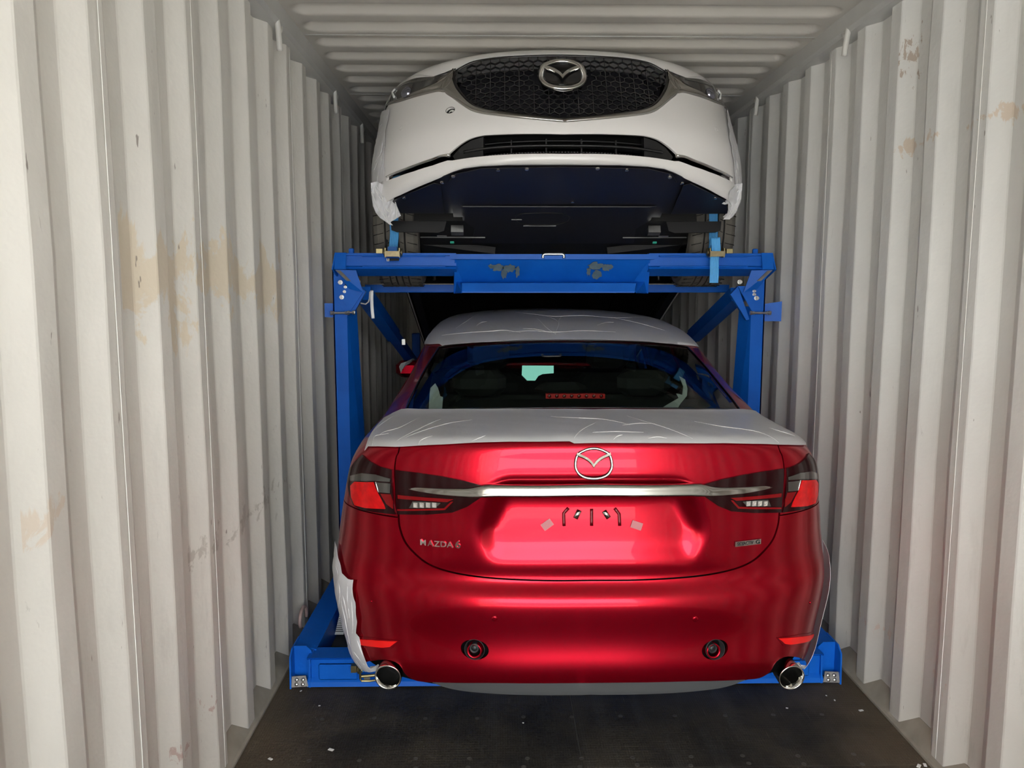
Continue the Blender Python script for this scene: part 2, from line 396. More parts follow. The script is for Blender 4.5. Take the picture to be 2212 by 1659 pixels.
# ------------------------------------------------------------------ curved body surface: s across (-1..1), v along the centre line
class Surf:
    def __init__(self, rows, xc, tf=None, nu=121, nv=420, sm=1.6, hmix=.5):
        R = np.array(rows, float)   # depth, height, half width, edge depth, edge height, squareness
        L = np.concatenate([[0], np.cumsum(np.hypot(np.diff(R[:, 0]), np.diff(R[:, 1])))]); self.L = L[-1]; self.rv = L
        v = np.linspace(0, self.L, nv); self.v = v; self.s = np.linspace(-1, 1, 2*nu-1)
        C = np.stack([pchip(L, R[:, k], v) for k in range(6)], 1); C = blur(C, sm, 0)
        u = np.abs(self.s)[None, :]; r = np.sin(u*PI/2)
        p = C[:, 5:6]; g = 1-np.sqrt(np.clip(1-r**p, 0, 1))
        h = (1-hmix)*g + hmix*r**2
        X = C[:, 2:3]*r*np.sign(self.s)[None, :]
        Dp = C[:, 0:1]+(C[:, 3:4]-C[:, 0:1])*g; Hh = C[:, 1:2]+(C[:, 4:5]-C[:, 1:2])*h
        self.tf = tf or (lambda x, d, hh: np.stack([xc+x, d, hh], -1))
        self.X, self.D, self.H = X, Dp, Hh
        self.G = self.tf(X, Dp, Hh); self.finish()
    def finish(self):
        du = np.gradient(self.G, self.s, axis=1); dv = np.gradient(self.G, self.v, axis=0)
        N = np.cross(du, dv); N /= np.linalg.norm(N, axis=-1, keepdims=True)+1e-12; self.N = N
        self.px = proj(self.G)
    def displace(self, d):
        self.G = self.G - self.N*0 + d; self.finish()
    def _bil(self, A, s, v):
        s = np.asarray(s, float); v = np.asarray(v, float)
        i = np.clip((s+1)/2*(len(self.s)-1), 0, len(self.s)-1.001); j = np.clip(v/self.L*(len(self.v)-1), 0, len(self.v)-1.001)
        i0 = i.astype(int); j0 = j.astype(int); a = (i-i0)[..., None]; b = (j-j0)[..., None]
        return (A[j0, i0]*(1-a)+A[j0, i0+1]*a)*(1-b)+(A[j0+1, i0]*(1-a)+A[j0+1, i0+1]*a)*b
    def pos(self, s, v): return self._bil(self.G, s, v)
    def nor(self, s, v):
        n = self._bil(self.N, s, v); return n/(np.linalg.norm(n, axis=-1, keepdims=True)+1e-12)
    def inv(self, px, vr=None):
        """pixels -> (s, v) on the surface"""
        out = []
        face = np.einsum('ijk,ijk->ij', self.N, CAM-self.G) > 0
        msk = face.copy()
        if vr is not None: msk &= ((self.v >= vr[0]) & (self.v <= vr[1]))[:, None]
        for q in np.atleast_2d(np.asarray(px, float)):
            d = np.hypot(self.px[..., 0]-q[0], self.px[..., 1]-q[1]) + np.where(msk, 0, 1e6)
            j, i = np.unravel_index(np.argmin(d), d.shape); s, v = self.s[i], self.v[j]
            for _ in range(8):
                e = 1e-3; p0 = proj(self.pos(s, v))
                J = np.stack([(proj(self.pos(min(s+e, 1), v))-p0)/e, (proj(self.pos(s, v+e))-p0)/e], 1)
                try: st = np.linalg.lstsq(J, q-p0, rcond=.05)[0]
                except Exception: break
                st = np.clip(st, -.02, .02); s = np.clip(s+st[0], -1, 1); v = np.clip(v+st[1], 0, self.L)
                if vr is not None: v = np.clip(v, vr[0], vr[1])
            out.append((s, v))
        return np.array(out)
SX = .85   # metres per unit of s, roughly
def densify(poly, step, closed=True):
    out = []; n = len(poly)
    for i in range(n if closed else n-1):
        a, b = np.asarray(poly[i]), np.asarray(poly[(i+1) % n]); d = b-a
        k = max(1, int(round(math.hypot(d[0]*SX, d[1])/step)))
        for t in range(k): out.append(a+d*t/k)
    if not closed: out.append(np.asarray(poly[-1]))
    return np.array(out)
def shrink(poly, g):
    """move an outline inwards by g metres"""
    p = np.array(poly)*[SX, 1]; A = .5*np.sum(p[:, 0]*np.roll(p[:, 1], -1)-np.roll(p[:, 0], -1)*p[:, 1]); sg = 1 if A > 0 else -1
    a = p-np.roll(p, 1, 0); b = np.roll(p, -1, 0)-p
    na = np.stack([-a[:, 1], a[:, 0]], 1); nb = np.stack([-b[:, 1], b[:, 0]], 1)
    na /= np.linalg.norm(na, axis=1, keepdims=True)+1e-12; nb /= np.linalg.norm(nb, axis=1, keepdims=True)+1e-12
    n = na+nb; n /= np.linalg.norm(n, axis=1, keepdims=True)+1e-12
    return (p+sg*n*g)/[SX, 1]
def panel(sf, name, poly, mat, parent, step=.014, off=0., thick=.012, gap=0., holes=(), label=None, kind=None, offf=None):
    """sheet that follows the body surface inside an outline given in (s, v)"""
    poly = densify(poly, step)
    if gap: poly = shrink(poly, gap)
    hs = [densify(h, min(step, .008)) for h in holes]
    lo, hi = poly.min(0), poly.max(0)
    gx = np.arange(lo[0]+step/SX*.5, hi[0], step/SX); gy = np.arange(lo[1]+step*.5, hi[1], step)
    pts = np.array(np.meshgrid(gx, gy)).reshape(2, -1).T
    if len(pts):
        k = inside(poly, pts) & (polydist(poly*[SX, 1], pts*[SX, 1]) > step*.45)
        for h in hs: k &= ~inside(h, pts) & (polydist(h*[SX, 1], pts*[SX, 1]) > step*.35)
        pts = pts[k]
    else: pts = np.zeros((0, 2))
    V2 = [poly]; E = []; o = 0
    for c in [poly]+hs:
        n = len(c); E += [(o+i, o+(i+1) % n) for i in range(n)]; o += n
    allp = np.vstack([poly]+hs+[pts])
    r = delaunay_2d_cdt([Vector((a*SX, b)) for a, b in allp], E, [], 0, 1e-6)
    vv = np.array([(q[0]/SX, q[1]) for q in r[0]]); T = np.array([f for f in r[2] if len(f) == 3])
    cen = vv[T].mean(1); k = inside(poly, cen)
    for h in hs: k &= ~inside(h, cen)
    T = T[k]
    # orient along the surface normal
    a = vv[T]; ar = (a[:, 1, 0]-a[:, 0, 0])*(a[:, 2, 1]-a[:, 0, 1])-(a[:, 2, 0]-a[:, 0, 0])*(a[:, 1, 1]-a[:, 0, 1])
    T = np.where((ar < 0)[:, None], T[:, ::-1], T)
    Pn = sf.pos(vv[:, 0], vv[:, 1]); Nn = sf.nor(vv[:, 0], vv[:, 1])
    oo = off if offf is None else off+offf(vv[:, 0], vv[:, 1])[:, None]
    Pt = Pn+Nn*oo
    nv = len(vv)
    ed = {}
    for f in T:
        for i in range(3):
            e = (int(f[i]), int(f[(i+1) % 3])); ed[e] = 1
    bd = [e for e in ed if (e[1], e[0]) not in ed]
    V = list(Pt); Fc = [tuple(map(int, f)) for f in T]; norms = []
    for f in T:
        for i in f: norms.append(tuple(Nn[i]))
    for (i, j) in bd:
        n = len(V); q = [Pt[j], Pt[i], Pt[i]-Nn[i]*thick, Pt[j]-Nn[j]*thick]; V += q; Fc.append((n, n+1, n+2, n+3))
        fn = np.cross(q[1]-q[0], q[3]-q[0]); fn = fn/(np.linalg.norm(fn)+1e-12); norms += [tuple(fn)]*4
    return mk(name, V, Fc, mat, parent, smooth=True, label=label, normals=norms if offf is None else None, kind=kind)
def seam(sf, name, sv, r, mat, parent, off=0., n=6, flat_=.5, closed=False, label=None, kind=None):
    sv = densify(sv, .012, closed); Pp = sf.pos(sv[:, 0], sv[:, 1])+sf.nor(sv[:, 0], sv[:, 1])*off
    return MB().tube(Pp, r, n, closed, flat_, up=sf.nor(sv[:, 0], sv[:, 1])).build(name, mat, parent, smooth=True, label=label, kind=kind)
def mir(sv): q = np.array(sv); q[:, 0] *= -1; return q[::-1]
def both(sv):
    """closed outline from its right half, both ends on the centre line"""
    q = np.array(sv); q[0, 0] = 0; q[-1, 0] = 0; m_ = mir(q); return np.vstack([q, m_[1:-1]])
# ------------------------------------------------------------------ the container
YD, YE = -2.0, 10.05      # door opening and end wall
CP = .2785                # corrugation pitch
def corrug(Y0, n, sgn, z0, z1, flatp=False):
    """one wall sheet of n corrugations from Y0; inner flats at |x| 1.176, outer at 1.212"""
    prof = [(0, 0), (.066, 0), (.072, .002), (.135, .034), (.141, .036), (.207, .036), (.213, .034), (.2725, .002)]
    pts = []
    if flatp: pts = [(0, 0), (.02, .0), (.06, .030), (n*CP-.06, .030), (n*CP-.02, 0)]
    else:
        for k in range(n): pts += [(k*CP+a, b) for a, b in prof]
    pts.append((n*CP, 0))
    V = []
    zs = np.linspace(z0, z1, 9)
    for z in zs:
        for a, b in pts: V.append((sgn*(1.176+b), Y0+a, z))
    m = len(pts); Fc = []
    for k in range(len(zs)-1):
        for i in range(m-1):
            f = (k*m+i, k*m+i+1, k*m+m+i+1, k*m+m+i); Fc.append(f if sgn < 0 else f[::-1])
    return V, Fc
def wall(side, sgn, near):
    name = 'wall_'+side; mat = M['wall_l' if sgn < 0 else 'wall_r']
    root = bpy.data.objects.new(name, None); COL.objects.link(root); root['kind'] = 'structure'; root.location = (sgn*1.176, 4, 0)
    y0 = near-14*CP
    # phase so that visible welds fall on the right flats (every 4 corrugations)
    k = 0; y = y0 - (0 if sgn < 0 else 2)*CP
    while y < YE-.05:
        n = 4
        fl = sgn < 0 and 8.05 < y+.3 < 9.3
        V, Fc = corrug(y, n, sgn, .02, 2.64, fl)
        V = np.array(V); V[:, 1] = np.clip(V[:, 1], YD, YE)
        if V[:, 1].max() > YD+.02:
            # gentle dents
            dn = .0035*np.sin(V[:, 1]*1.7+V[:, 2]*2.1)+.003*np.sin(V[:, 1]*5.1-V[:, 2]*3.3)
            V[:, 0] += sgn*np.abs(dn)
            mk('corrugated_sheet', V, Fc, mat, root)
            ys = y+.033
            if k == 3 and sgn < 0: MB().tube([(sgn*(1.176-.001), ys+2*CP, z) for z in np.linspace(.03, 2.63, 30)], .0019, 6, flat_=.5, up=(1, 0, 0)).build('weld_seam', M['weld'], root, smooth=True)
            if ys > YD: MB().tube([(sgn*(1.176-.001), ys, z) for z in np.linspace(.03, 2.63, 30)], .0019, 6, flat_=.5, up=(1, 0, 0)).build('weld_seam', M['weld'], root, smooth=True)
        y += n*CP; k += 1
    return root
WL = wall('left', -1, 1.8304); WR = wall('right', 1, 2.3923)
# end wall
root = bpy.data.objects.new('wall_back', None); COL.objects.link(root); root['kind'] = 'structure'; root.location = (0, YE, 0)
V = []; pts = []
x = -1.30
while x < 1.26: pts += [(x, 0), (x+.11, 0), (x+.126, .045), (x+.236, .045)]; x += .252
pts.append((1.30, 0))
for z in (0, 2.7): V += [(a, YE+b, z) for a, b in pts]
m = len(pts)
mk('corrugated_sheet', V, [(i, i+1, m+i+1, m+i) for i in range(m-1)], M['wall_l'], root)
# top rails and bottom sills
for nm, sgn in (('trim_1', -1), ('trim_2', 1)):
    b = MB(); prof = [(1.205, 2.615), (1.150, 2.620), (1.135, 2.634), (1.127, 2.690), (1.127, 2.72), (1.24, 2.72), (1.24, 2.615)]
    n = len(prof); b.add([(sgn*a, y, z) for y in (YD, YE) for a, z in prof], [tuple((i, (i+1) % n, n+(i+1) % n, n+i)) for i in range(n)])
    o = b.build(nm, M['rail']); o['kind'] = 'structure'
for nm, sgn in (('trim_3', -1), ('trim_4', 1)):
    b = MB(); prof = [(1.163, -.02), (1.163, .008), (1.172, .012), (1.213, .075), (1.23, .075), (1.23, -.02)]
    n = len(prof); b.add([(sgn*a, y, z) for y in (YD, YE) for a, z in prof], [tuple((i, (i+1) % n, n+(i+1) % n, n+i)) for i in range(n)])
    o = b.build(nm, M['sill']); o['kind'] = 'structure'
# roof sheets with pressed beads (five to a sheet)
root = bpy.data.objects.new('ceiling', None); COL.objects.link(root); root['kind'] = 'structure'; root.location = (0, 4, 2.69)
SH = 1.045; yseam = 3.60
xs = np.concatenate([np.linspace(-1.15, -.98, 16), np.linspace(-.7, .7, 9), np.linspace(.98, 1.15, 16)])
ya = np.linspace(0, SH, 5*16+1)
YY, XX = np.meshgrid(ya, xs, indexing='ij')
ph = ((YY/(SH/5)) % 1.0)-.5
halfw = .29
endd = (np.abs(XX)-(1.100-.055))/.055           # rounded bead ends
rr = np.sqrt((ph/halfw)**2+np.clip(endd, 0, None)**2)
Z = 2.690+.030*smooth01((1.0-rr)/.5)
base = np.stack([XX, YY, Z], -1).reshape(-1, 3); nx = len(xs)
Fr = [(j*nx+i, (j+1)*nx+i, (j+1)*nx+i+1, j*nx+i+1) for j in range(len(ya)-1) for i in range(nx-1)]
ks = range(-5, 7); first = None
for k in ks:
    y = yseam+k*SH
    if first is None: first = mk('roof_panel', base+[0, y, 0], Fr, M['roof'], root, smooth=True, loc=(0, y, 2.69))
    else:
        o = first.copy(); COL.objects.link(o); o.location = Vector((0, y, 2.69))-root.location
    if 2 < y < 9: MB().tube([(-1.12, y, 2.689), (1.12, y, 2.689)], .0035, 6, flat_=.5, up=(0, 0, 1)).build('weld_seam', M['rail'], root, smooth=True)
# plywood floor: sheets, screws
root = bpy.data.objects.new('floor', None); COL.objects.link(root); root['kind'] = 'structure'; root.location = (0, 4, 0)
ys = [-2.0, 0.02, 2.44, 4.86, 7.28, 9.70, 10.05]
for i in range(len(ys)-1):
    for a, b_ in ((-1.163, -.001), (.001, 1.163)):
        MB().box((a, ys[i]+.0015, -.028), (b_, ys[i+1]-.0015, 0), .0012).build('plywood_sheet', M['floor'], root)
sc = MB().lathe((0, 0, 0), (0, 0, 1), [(-.001, .0085), (.0012, .0085), (.0015, .006), (.0004, .004), (.0004, .0001)], 12).build('screw', M['screw'], root, loc=(0, 0, 0), smooth=False)
first = True
for y in (2.452, 2.500, 2.757, 3.06):
    for k in range(11):
        x = -.93+k*.186+random.uniform(-.012, .012); z = 0
        o = sc if first else sc.copy()
        if not first: COL.objects.link(o)
        first = False
        o.location = Vector((x, y+random.uniform(-.006, .006), z))-root.location
# lashing rings welded to the rails and sill
def ring_shape(b, c, sgn, s=1.45):
    """forked hook of bent rod: a long hanging leg and a short upper prong"""
    c = np.asarray(c, float)
    b.tube(spl([c+np.array(q)*s for q in [(-sgn*.0, -.025, .050), (-sgn*.016, -.026, .045), (-sgn*.020, -.020, .020), (-sgn*.018, -.002, -.012), (-sgn*.016, .012, -.045)]], 6), .0078*s, 10)
    b.tube(spl([c+np.array(q)*s for q in [(-sgn*.001, .035, .030), (-sgn*.016, .022, .022), (-sgn*.020, .0, .002)]], 6), .0072*s, 10)
for (px, py, side) in ((597, 70, -1), (721, 215, -1), (779, 285, -1), (1833, 82, 1), (1638, 221, 1)):
    d = ray(px, py); t = (side*1.158-CAM[0])/d[0]; p = CAM+d*t
    b = MB(); ring_shape(b, (side*1.174, p[1], p[2]), side)
    b.build('lashing_ring', M['ring'], WL if side < 0 else WR, smooth=True)
b = MB(); c = np.array((-1.165, 3.42, .11))
b.tube([c+np.array((0.0, .06*math.cos(t), .045*math.sin(t))) for t in np.linspace(-.5, PI+.5, 20)], .008, 10)
b.build('lashing_ring', M['pink'], WL, smooth=True, label='reddish half ring low on the wall')
# concrete yard outside the open doors
o = MB().box((-60, -90, -.5), (60, YD-.02, -.35)).build('ground', M['concrete']); o['kind'] = 'structure'
o = MB().box((-16, -14.6, -.35), (16, -14, 2.9)).build('wall_sky_blocker', flat('sky blocker cladding', (.55, .53, .50), .8, noise=.25, nscale=.5)); o['kind'] = 'structure'  # unseen wall, added to keep the low sky out of the reflections
# loose chips of paint and tape on the floor
b = MB()
for (px, py, s) in ((1860, 1535, .012), (1803, 1513, .006), (1785, 1503, .005), (1700, 1530, .006), (584, 1640, .011), (715, 1620, .014), (1985, 1655, .014), (1998, 1653, .012), (650, 1493, .006), (1130, 1462+100, .004), (690, 1525, .005)):
    c = atz(px, py, .002); a = random.uniform(0, PI)
    s *= .7; b.obox(c+np.array([0, 0, .001]), ((math.cos(a), math.sin(a), 0), (-math.sin(a), math.cos(a), 0), (0, 0, 1)), (s, s*.55, .001))
o = b.build('floor_litter', M['label'], loc=(1, 2.7, 0)); o['kind'] = 'stuff'; o['label'] = 'small pale chips and flakes scattered on the black floor'; o['category'] = 'litter'

# ------------------------------------------------------------------ the blue car rack
RK = thing('car_rack', 'blue painted steel frame rack holding the white car above the red one', 'car rack', (0, 3.7, 0))
B = M['blue']
XL, XR = at(726, 900, 3.93)[0], at(1645, 850, 3.93)[0]
def post(xo, sgn, y):
    """channel post: wide front flange outside, perforated web inside"""
    b = MB()
    x1 = xo-sgn*.062
    b.box((xo, y, .10), (x1, y+.006, 1.70)); b.box((xo, y, .10), (xo-sgn*.006, y+.11, 1.70))
    b.build('post', B, RK)
    w2 = MB()
    V0 = [(x1, y+.004, .10), (x1-sgn*.002, y+.004, .10)]
    # tapering web standing behind the front flange
    w2.add([(x1, y, 1.50), (x1, y, .10), (x1-sgn*.006, y, .10), (x1-sgn*.006, y, 1.50),
            (x1-sgn*.030, y+.10, 1.50), (x1-sgn*.075, y+.16, .10), (x1-sgn*.081, y+.16, .10), (x1-sgn*.036, y+.10, 1.50)],
           [(0, 1, 2, 3), (0, 4, 5, 1), (3, 2, 6, 7), (4, 7, 6, 5), (0, 3, 7, 4), (1, 5, 6, 2)])
    w2.build('post_web', B, RK)
    hb = MB()
    for z in np.arange(.2, 1.46, .032):
        f = (1.5-z)/1.4; xx = x1-sgn*(.006+.006); 
        hb.obox((x1-sgn*.0065, y+.018, z), ((0.28*-sgn, 1, 0), (0, 0, 1), (1, 0, 0)), (.006, .008, .001))
    o = hb.build('web_hole', M['ink'], RK, label='row of small adjustment holes', kind='stuff')
post(XL, -1, 3.93); post(XR, 1, 3.93)
for x, s in ((-1.05, -1), (1.06, 1)):
    MB().box((x, 7.0, .05), (x-s*.07, 7.08, 1.2), .004).build('post', B, RK)
# upper platform: front channel made from folded plate
def folded(name, prof, x0, x1, t=.006, mat=B, cuts=None, label=None):
    """prof (y, z) polyline extruded from x0 to x1 with thickness t"""
    p = np.array(prof, float); d = np.gradient(p, axis=0); n = np.stack([-d[:, 1], d[:, 0]], 1); n /= np.linalg.norm(n, axis=1, keepdims=True)
    q = p+n*t; loop = np.vstack([p, q[::-1]]); m = len(loop)
    X0 = x0 if np.ndim(x0) else [x0]*len(p); X1 = x1 if np.ndim(x1) else [x1]*len(p)
    A0 = list(X0)+list(X0)[::-1]; A1 = list(X1)+list(X1)[::-1]
    V = [(A0[i], loop[i][0], loop[i][1]) for i in range(m)]+[(A1[i], loop[i][0], loop[i][1]) for i in range(m)]
    Fc = [(i, m+i, m+(i+1) % m, (i+1) % m) for i in range(m)]
    k = len(p)
    for i in range(k-1): Fc += [(i, i+1, m-2-i, m-1-i), (m+i, m+m-1-i, m+m-2-i, m+i+1)]
    return MB().add(V, Fc).build(name, mat, RK, label=label)
yf = 3.88
a0, a1 = at(722, 547, yf), at(1672, 547, yf)
XL2, XR2 = at(724, 560, 3.88)[0], at(1668, 560, 3.88)[0]
def Z(py, y=yf): return at(1200, py, y)[2]
cl, cr = at(985, 560, yf)[0], at(1402, 560, yf)[0]
# wheel trough sections left and right of the centre
for x0, x1 in ((XL2+.005, cl), (cr, XR2-.005)):
    folded('trough_front', [(yf+.05, Z(547)), (yf, Z(547)), (yf, Z(552)), (yf+.012, Z(553)), (yf+.012, Z(574)), (yf-.004, Z(577)), (yf-.010, Z(581)), (yf+.10, Z(601)+.012)], x0, x1)
for x0, x1 in ((XL2+.13, cl-.05), (cr+.05, XR2-.12)):
    for z in (Z(553), Z(576)):
        MB().box((x0, yf-.006, z-.004), (x1, yf+.01, z+.004), .003).build('stiffening_rib', B, RK)
# centre section: top strip, web leaning back and lower flange
folded('platform_web', [(yf+.05, Z(549)), (yf-.004, Z(549)), (yf-.004, Z(560)), (yf+.004, Z(561.5)), (yf+.095, Z(609)), (yf+.004, Z(611.5)), (yf-.010, Z(630)), (yf-.010, Z(632.5))], [cl-.03, cl-.03, cl-.03, cl, cl+.012, cl+.028, cl+.028, cl+.028], [cr+.05, cr+.05, cr+.03, cr, cr-.035, cr-.06, cr-.07, cr-.07])
for xa, xb, s in ((cl, cl+.03, 1), (cr, cr-.065, -1)):
    MB().prism([(xa, yf+.001, Z(561)), (xa-s*.012, yf+.10, Z(600)), (xa-s*.012, yf+.10, Z(634)), (xb, yf-.022, Z(633)), (xb, yf+.08, Z(609))], (-s*.006, 0, 0)).build('side_plate', B, RK)
for px, py, w_, h_ in ((1075, 576, .06, .022), (1100, 578, .06, .024), (1088, 590, .03, .03), (1118, 585, .02, .035), (1062, 574, .03, .015), (1285, 574, .07, .024), (1310, 576, .05, .022), (1290, 592, .04, .028), (1272, 584, .02, .03)):
    p = at(px, py, yf+.036); t_ = np.array([0, (yf+.085)-(yf+.004), Z(609)-Z(561.5)]); t_ /= np.linalg.norm(t_); nn_ = np.cross(t_, (1., 0, 0))
    rnd = random.Random(px); pts = []
    for k in range(22):
        a = k/22*2*PI; r = 1+rnd.uniform(-.32, .2); pts.append(np.array([math.cos(a)*w_*.55*r, math.sin(a)*h_*r]))
    yy = yf+.004; zz = Z(561.5); u0 = (p[2]-zz)/t_[2]
    P3 = [np.array([p[0]+q[0], yy+t_[1]*(u0+q[1]), zz+t_[2]*(u0+q[1])])-nn_*(.0065 if nn_[1] > 0 else -.0065) for q in pts]
    MB().prism(P3, nn_*.0008).build('scraped_patch', M['bluescr'], RK, label='patch of scraped grey green paint')
# rear cross tube under the wheels
MB().box((XL2+.04, 4.48, Z(613, 4.48)-.002), (XR2-.03, 4.56, Z(632, 4.48)), .004).build('cross_tube', B, RK)
MB().box((XL2+.04, 4.475, Z(615, 4.48)-.0), (XR2-.03, 4.482, Z(612.5, 4.48)), .001).build('tube_edge', M['greyscr'], RK, label='grey top edge')  # grey strip along the tube's upper edge
# end caps (curled ends) of the beam
for sgn, xo, pxs in ((-1, XL2, (722, 745)), (1, XR2, (1672, 1640))):
    xi = xo-sgn*.055
    folded('beam_end', [(yf+.11, Z(547)), (yf-.004, Z(546)), (yf-.030, Z(582)), (yf-.012, Z(583)), (yf+.10, Z(598))], min(xo, xi) , max(xo, xi), .005)
    MB().prism([(xo, yf+.11, Z(546)), (xo, yf-.006, Z(546)), (xo+sgn*.012, yf-.032, Z(583)), (xo, yf+.10, Z(606))], (-sgn*.006, 0, 0)).build('end_plate', B, RK)
    MB().box((xo-sgn*.060, yf+.03, Z(549)), (xo-sgn*.085, yf+.055, Z(536)), .004).build('locking_tab', B, RK)
    # angled hanger between beam end and post
    MB().prism([(xo-sgn*.005, yf-.028, Z(583)), (xo-sgn*.10, yf-.002, Z(584)), (xo-sgn*.13, yf+.02, Z(632)), (xo-sgn*.06, yf+.02, Z(624))], (0, .006, 0)).build('hanger_plate', B, RK)
    MB().prism([(xo-sgn*.005, yf-.030, Z(584)), (xo-sgn*.03, yf-.029, Z(585)), (xo-sgn*.075, yf-.010, Z(607)), (xo-sgn*.055, yf-.011, Z(607))], (0, .004, 0)).build('scraped_patch', M['greyscr'], RK)
# gussets with bolts, wall pads
def bolt(c, d, r=.011, L=.05, mat='steel', parent=RK, head=True):
    c = np.asarray(c, float); d = np.asarray(d, float); d = d/np.linalg.norm(d)
    b = MB().cyl(c, c+d*L, r*.5, 12)
    b.cyl(c, c+d*.008, r, 6).cyl(c-d*.006, c-d*.001, r*1.25, 16)
    b.cyl(c+d*(L*.62), c+d*(L*.62+.009), r, 6)
    return b.build('bolt', M[mat], parent)
for sgn, gx in ((-1, (755, 720)), (1, (1627, 1620))):
    yg = 3.915
    if sgn < 0: g = [(741, 620), (781, 621), (786, 628), (750, 683), (743, 683)]; rib = [(781, 622), (790, 630), (766, 673), (757, 676), (752, 682)]
    else: g = [(1594, 618), (1630, 618), (1632, 620), (1632, 679), (1628, 679)]; rib = [(1594, 619), (1578, 636), (1601, 673), (1612, 692), (1619, 690), (1613, 672)]
    MB().prism([at(x, y, yg) for x, y in g], (0, .006, 0)).build('gusset', B, RK)
    MB().prism([at(x, y, yg+.012) for x, y in rib], (0, .03, 0)).build('gusset_flange', B, RK)
    for (x, y) in (((735, 610), (738, 642), (774, 609)) if sgn < 0 else ((1636, 612), (1634, 644), (1598, 609))):
        p = at(x, y, 3.912); bolt(p+np.array([0, .0, 0]), (0, -1, 0), .009, .014)
    for (x, y) in (((746, 620), (744, 630)) if sgn < 0 else ((1629, 629), (1629, 636))):
        p = at(x, y, 3.912); bolt(p, (0, -1, 0), .006, .01)
    # pad plate against the wall and its adjusting screw
    yp = 3.80
    q = [(691, 655), (731, 655), (731, 686), (693, 685)] if sgn < 0 else [(1642, 658), (1694, 651), (1695, 694), (1642, 694)]
    P4 = np.array([at(x, y, 3.93 if (x < 700 or x > 1690) else 3.95) for x, y in q]); P4[:, 0] = np.clip(P4[:, 0], -1.142, 1.142)
    MB().prism(P4, (0, .008, 0)).build('wall_pad', B, RK)
    xs_ = ((714, 752) if sgn < 0 else (1620, 1663)); c0 = at(xs_[0], 676, 3.90); c1 = at(xs_[1], 676, 3.90)
    b = MB().cyl(c0, c1, .006, 12); 
    for f in (.0, .12, .82, .95): b.cyl(c0+(c1-c0)*f, c0+(c1-c0)*min(1.05, f+.10), .011 if f in (.0, .95) else .009, 6)
    b.build('adjusting_screw', M['steel'], RK)
    if sgn < 0:
        bolt(at(764, 675, 3.88), (-.9, -.2, 0), .010, .03)
# diagonal braces (telescoping square tubes)
def brace(a, b_, w0=.072):
    a = np.asarray(a); b_ = np.asarray(b_); m_ = a+(b_-a)*.5
    MB().bar(a, m_, w0, w0, (1, 0, 0)).build('brace', B, RK)
    MB().bar(m_-(b_-a)*.02, b_, w0*.82, w0*.82, (1, 0, 0)).build('brace_inner', B, RK)
brace((-.985, 4.15, 1.565), (-.90, 5.85, 1.02)); brace((.985, 4.15, 1.56), (.95, 5.85, 1.02))
for sgn in (-1, 1):
    MB().bar((sgn*.93, 6.2, 1.00), (sgn*.93, 8.3, .35), .10, .12, (0, 0, 1)).build('platform_rail', M['black'] if 0 else B, RK)
MB().box((at(868, 728, 5.0)[0], 5.0, at(868, 745, 5.0)[2]), (at(875, 728, 5.0)[0], 5.03, at(868, 733, 5.0)[2])).build('lock_plate', M['steel'], RK)
# handle on top of the beam
hp = [at(x, y, yf-.004) for x, y in ((1173, 558), (1173, 552), (1178, 549), (1197, 549), (1214, 549), (1218, 552), (1218, 558))]
MB().tube(spl(hp, 5), .0075, 10).build('handle', M['steel'], RK, smooth=True)
# base frame on the floor
zb = .125
yb = 2.985
folded('base_beam', [(yb+.10, zb), (yb+.006, zb), (yb+.016, zb-.012), (yb+.016, .04), (yb, .026), (yb-.004, .008)], -1.045, 1.03, .006)
for x0, x1 in ((-1.0, -.845), (.82, .975)):
    MB().box((x0, yb+.004, .033), (x1, yb+.014, .098), .004).build('pressed_panel', B, RK)
for sgn, x in ((-1, -1.112), (1, 1.100)):
    xi = x-sgn*.075
    # corner shoe: outer cheek, inner cheek, back, foot
    MB().prism([(x, yb-.012, .004), (x, yb-.004, .13), (x, yb+.03, .155), (x, yb+.14, .155), (x, yb+.14, .004)], (-sgn*.006, 0, 0)).build('corner_shoe', B, RK)
    MB().prism([(x, yb+.05, .02), (xi, yb+.05, .02), (xi, yb+.05, .135), (xi+sgn*.02, yb+.05, .155), (x, yb+.05, .155)], (0, .006, 0)).build('corner_shoe', B, RK)
    MB().prism([(xi, yb-.004, .006), (xi, yb+.006, .12), (xi, yb+.10, .135), (xi, yb+.10, .006)], (sgn*-.006, 0, 0)).build('corner_shoe', B, RK)
    MB().prism([(x-sgn*.006, yb+.006, .048), (x-sgn*.06, yb+.008, .05), (x-sgn*.072, yb-.006, .012), (x-sgn*.004, yb-.01, .010)], (0, .004, 0)).build('foot_plate', M['greyscr'], RK)
    for dx in (.025, .050):
        for dz, dy in ((.020, -.003), (.036, .003)):
            c = (x-sgn*dx, yb+dy, dz); MB().lathe(c, (0, -1, .4), [(0, .008), (.004, .0075), (.006, .005), (.0065, .0001)], 10).build('rivet', M['steel'], RK, smooth=True)
    # side rail running back along the floor
    b = MB(); b.prism([(x, yb+.075, .0), (x, yb+.075, .15), (x-sgn*.09, yb+.075, .13), (x-sgn*.09, yb+.075, .0)], (0, 4.4, 0)); b.build('side_rail', B, RK)
MB().box((-1.02, 3.10, .015), (1.0, 3.75, .02)).build('wheel_mat', M['ink'], RK, label='black wheel tray')
MB().box((-.995, 3.42, .05), (-.86, 3.60, .19), .012).build('post_foot', B, RK)
MB().prism([at(x, y, 3.405) for x, y in ((734, 1325), (723, 1371), (742, 1371), (745, 1325))], (0, .003, 0)).build('sticker', M['label'], RK, label='white barcode sticker')
b = MB()
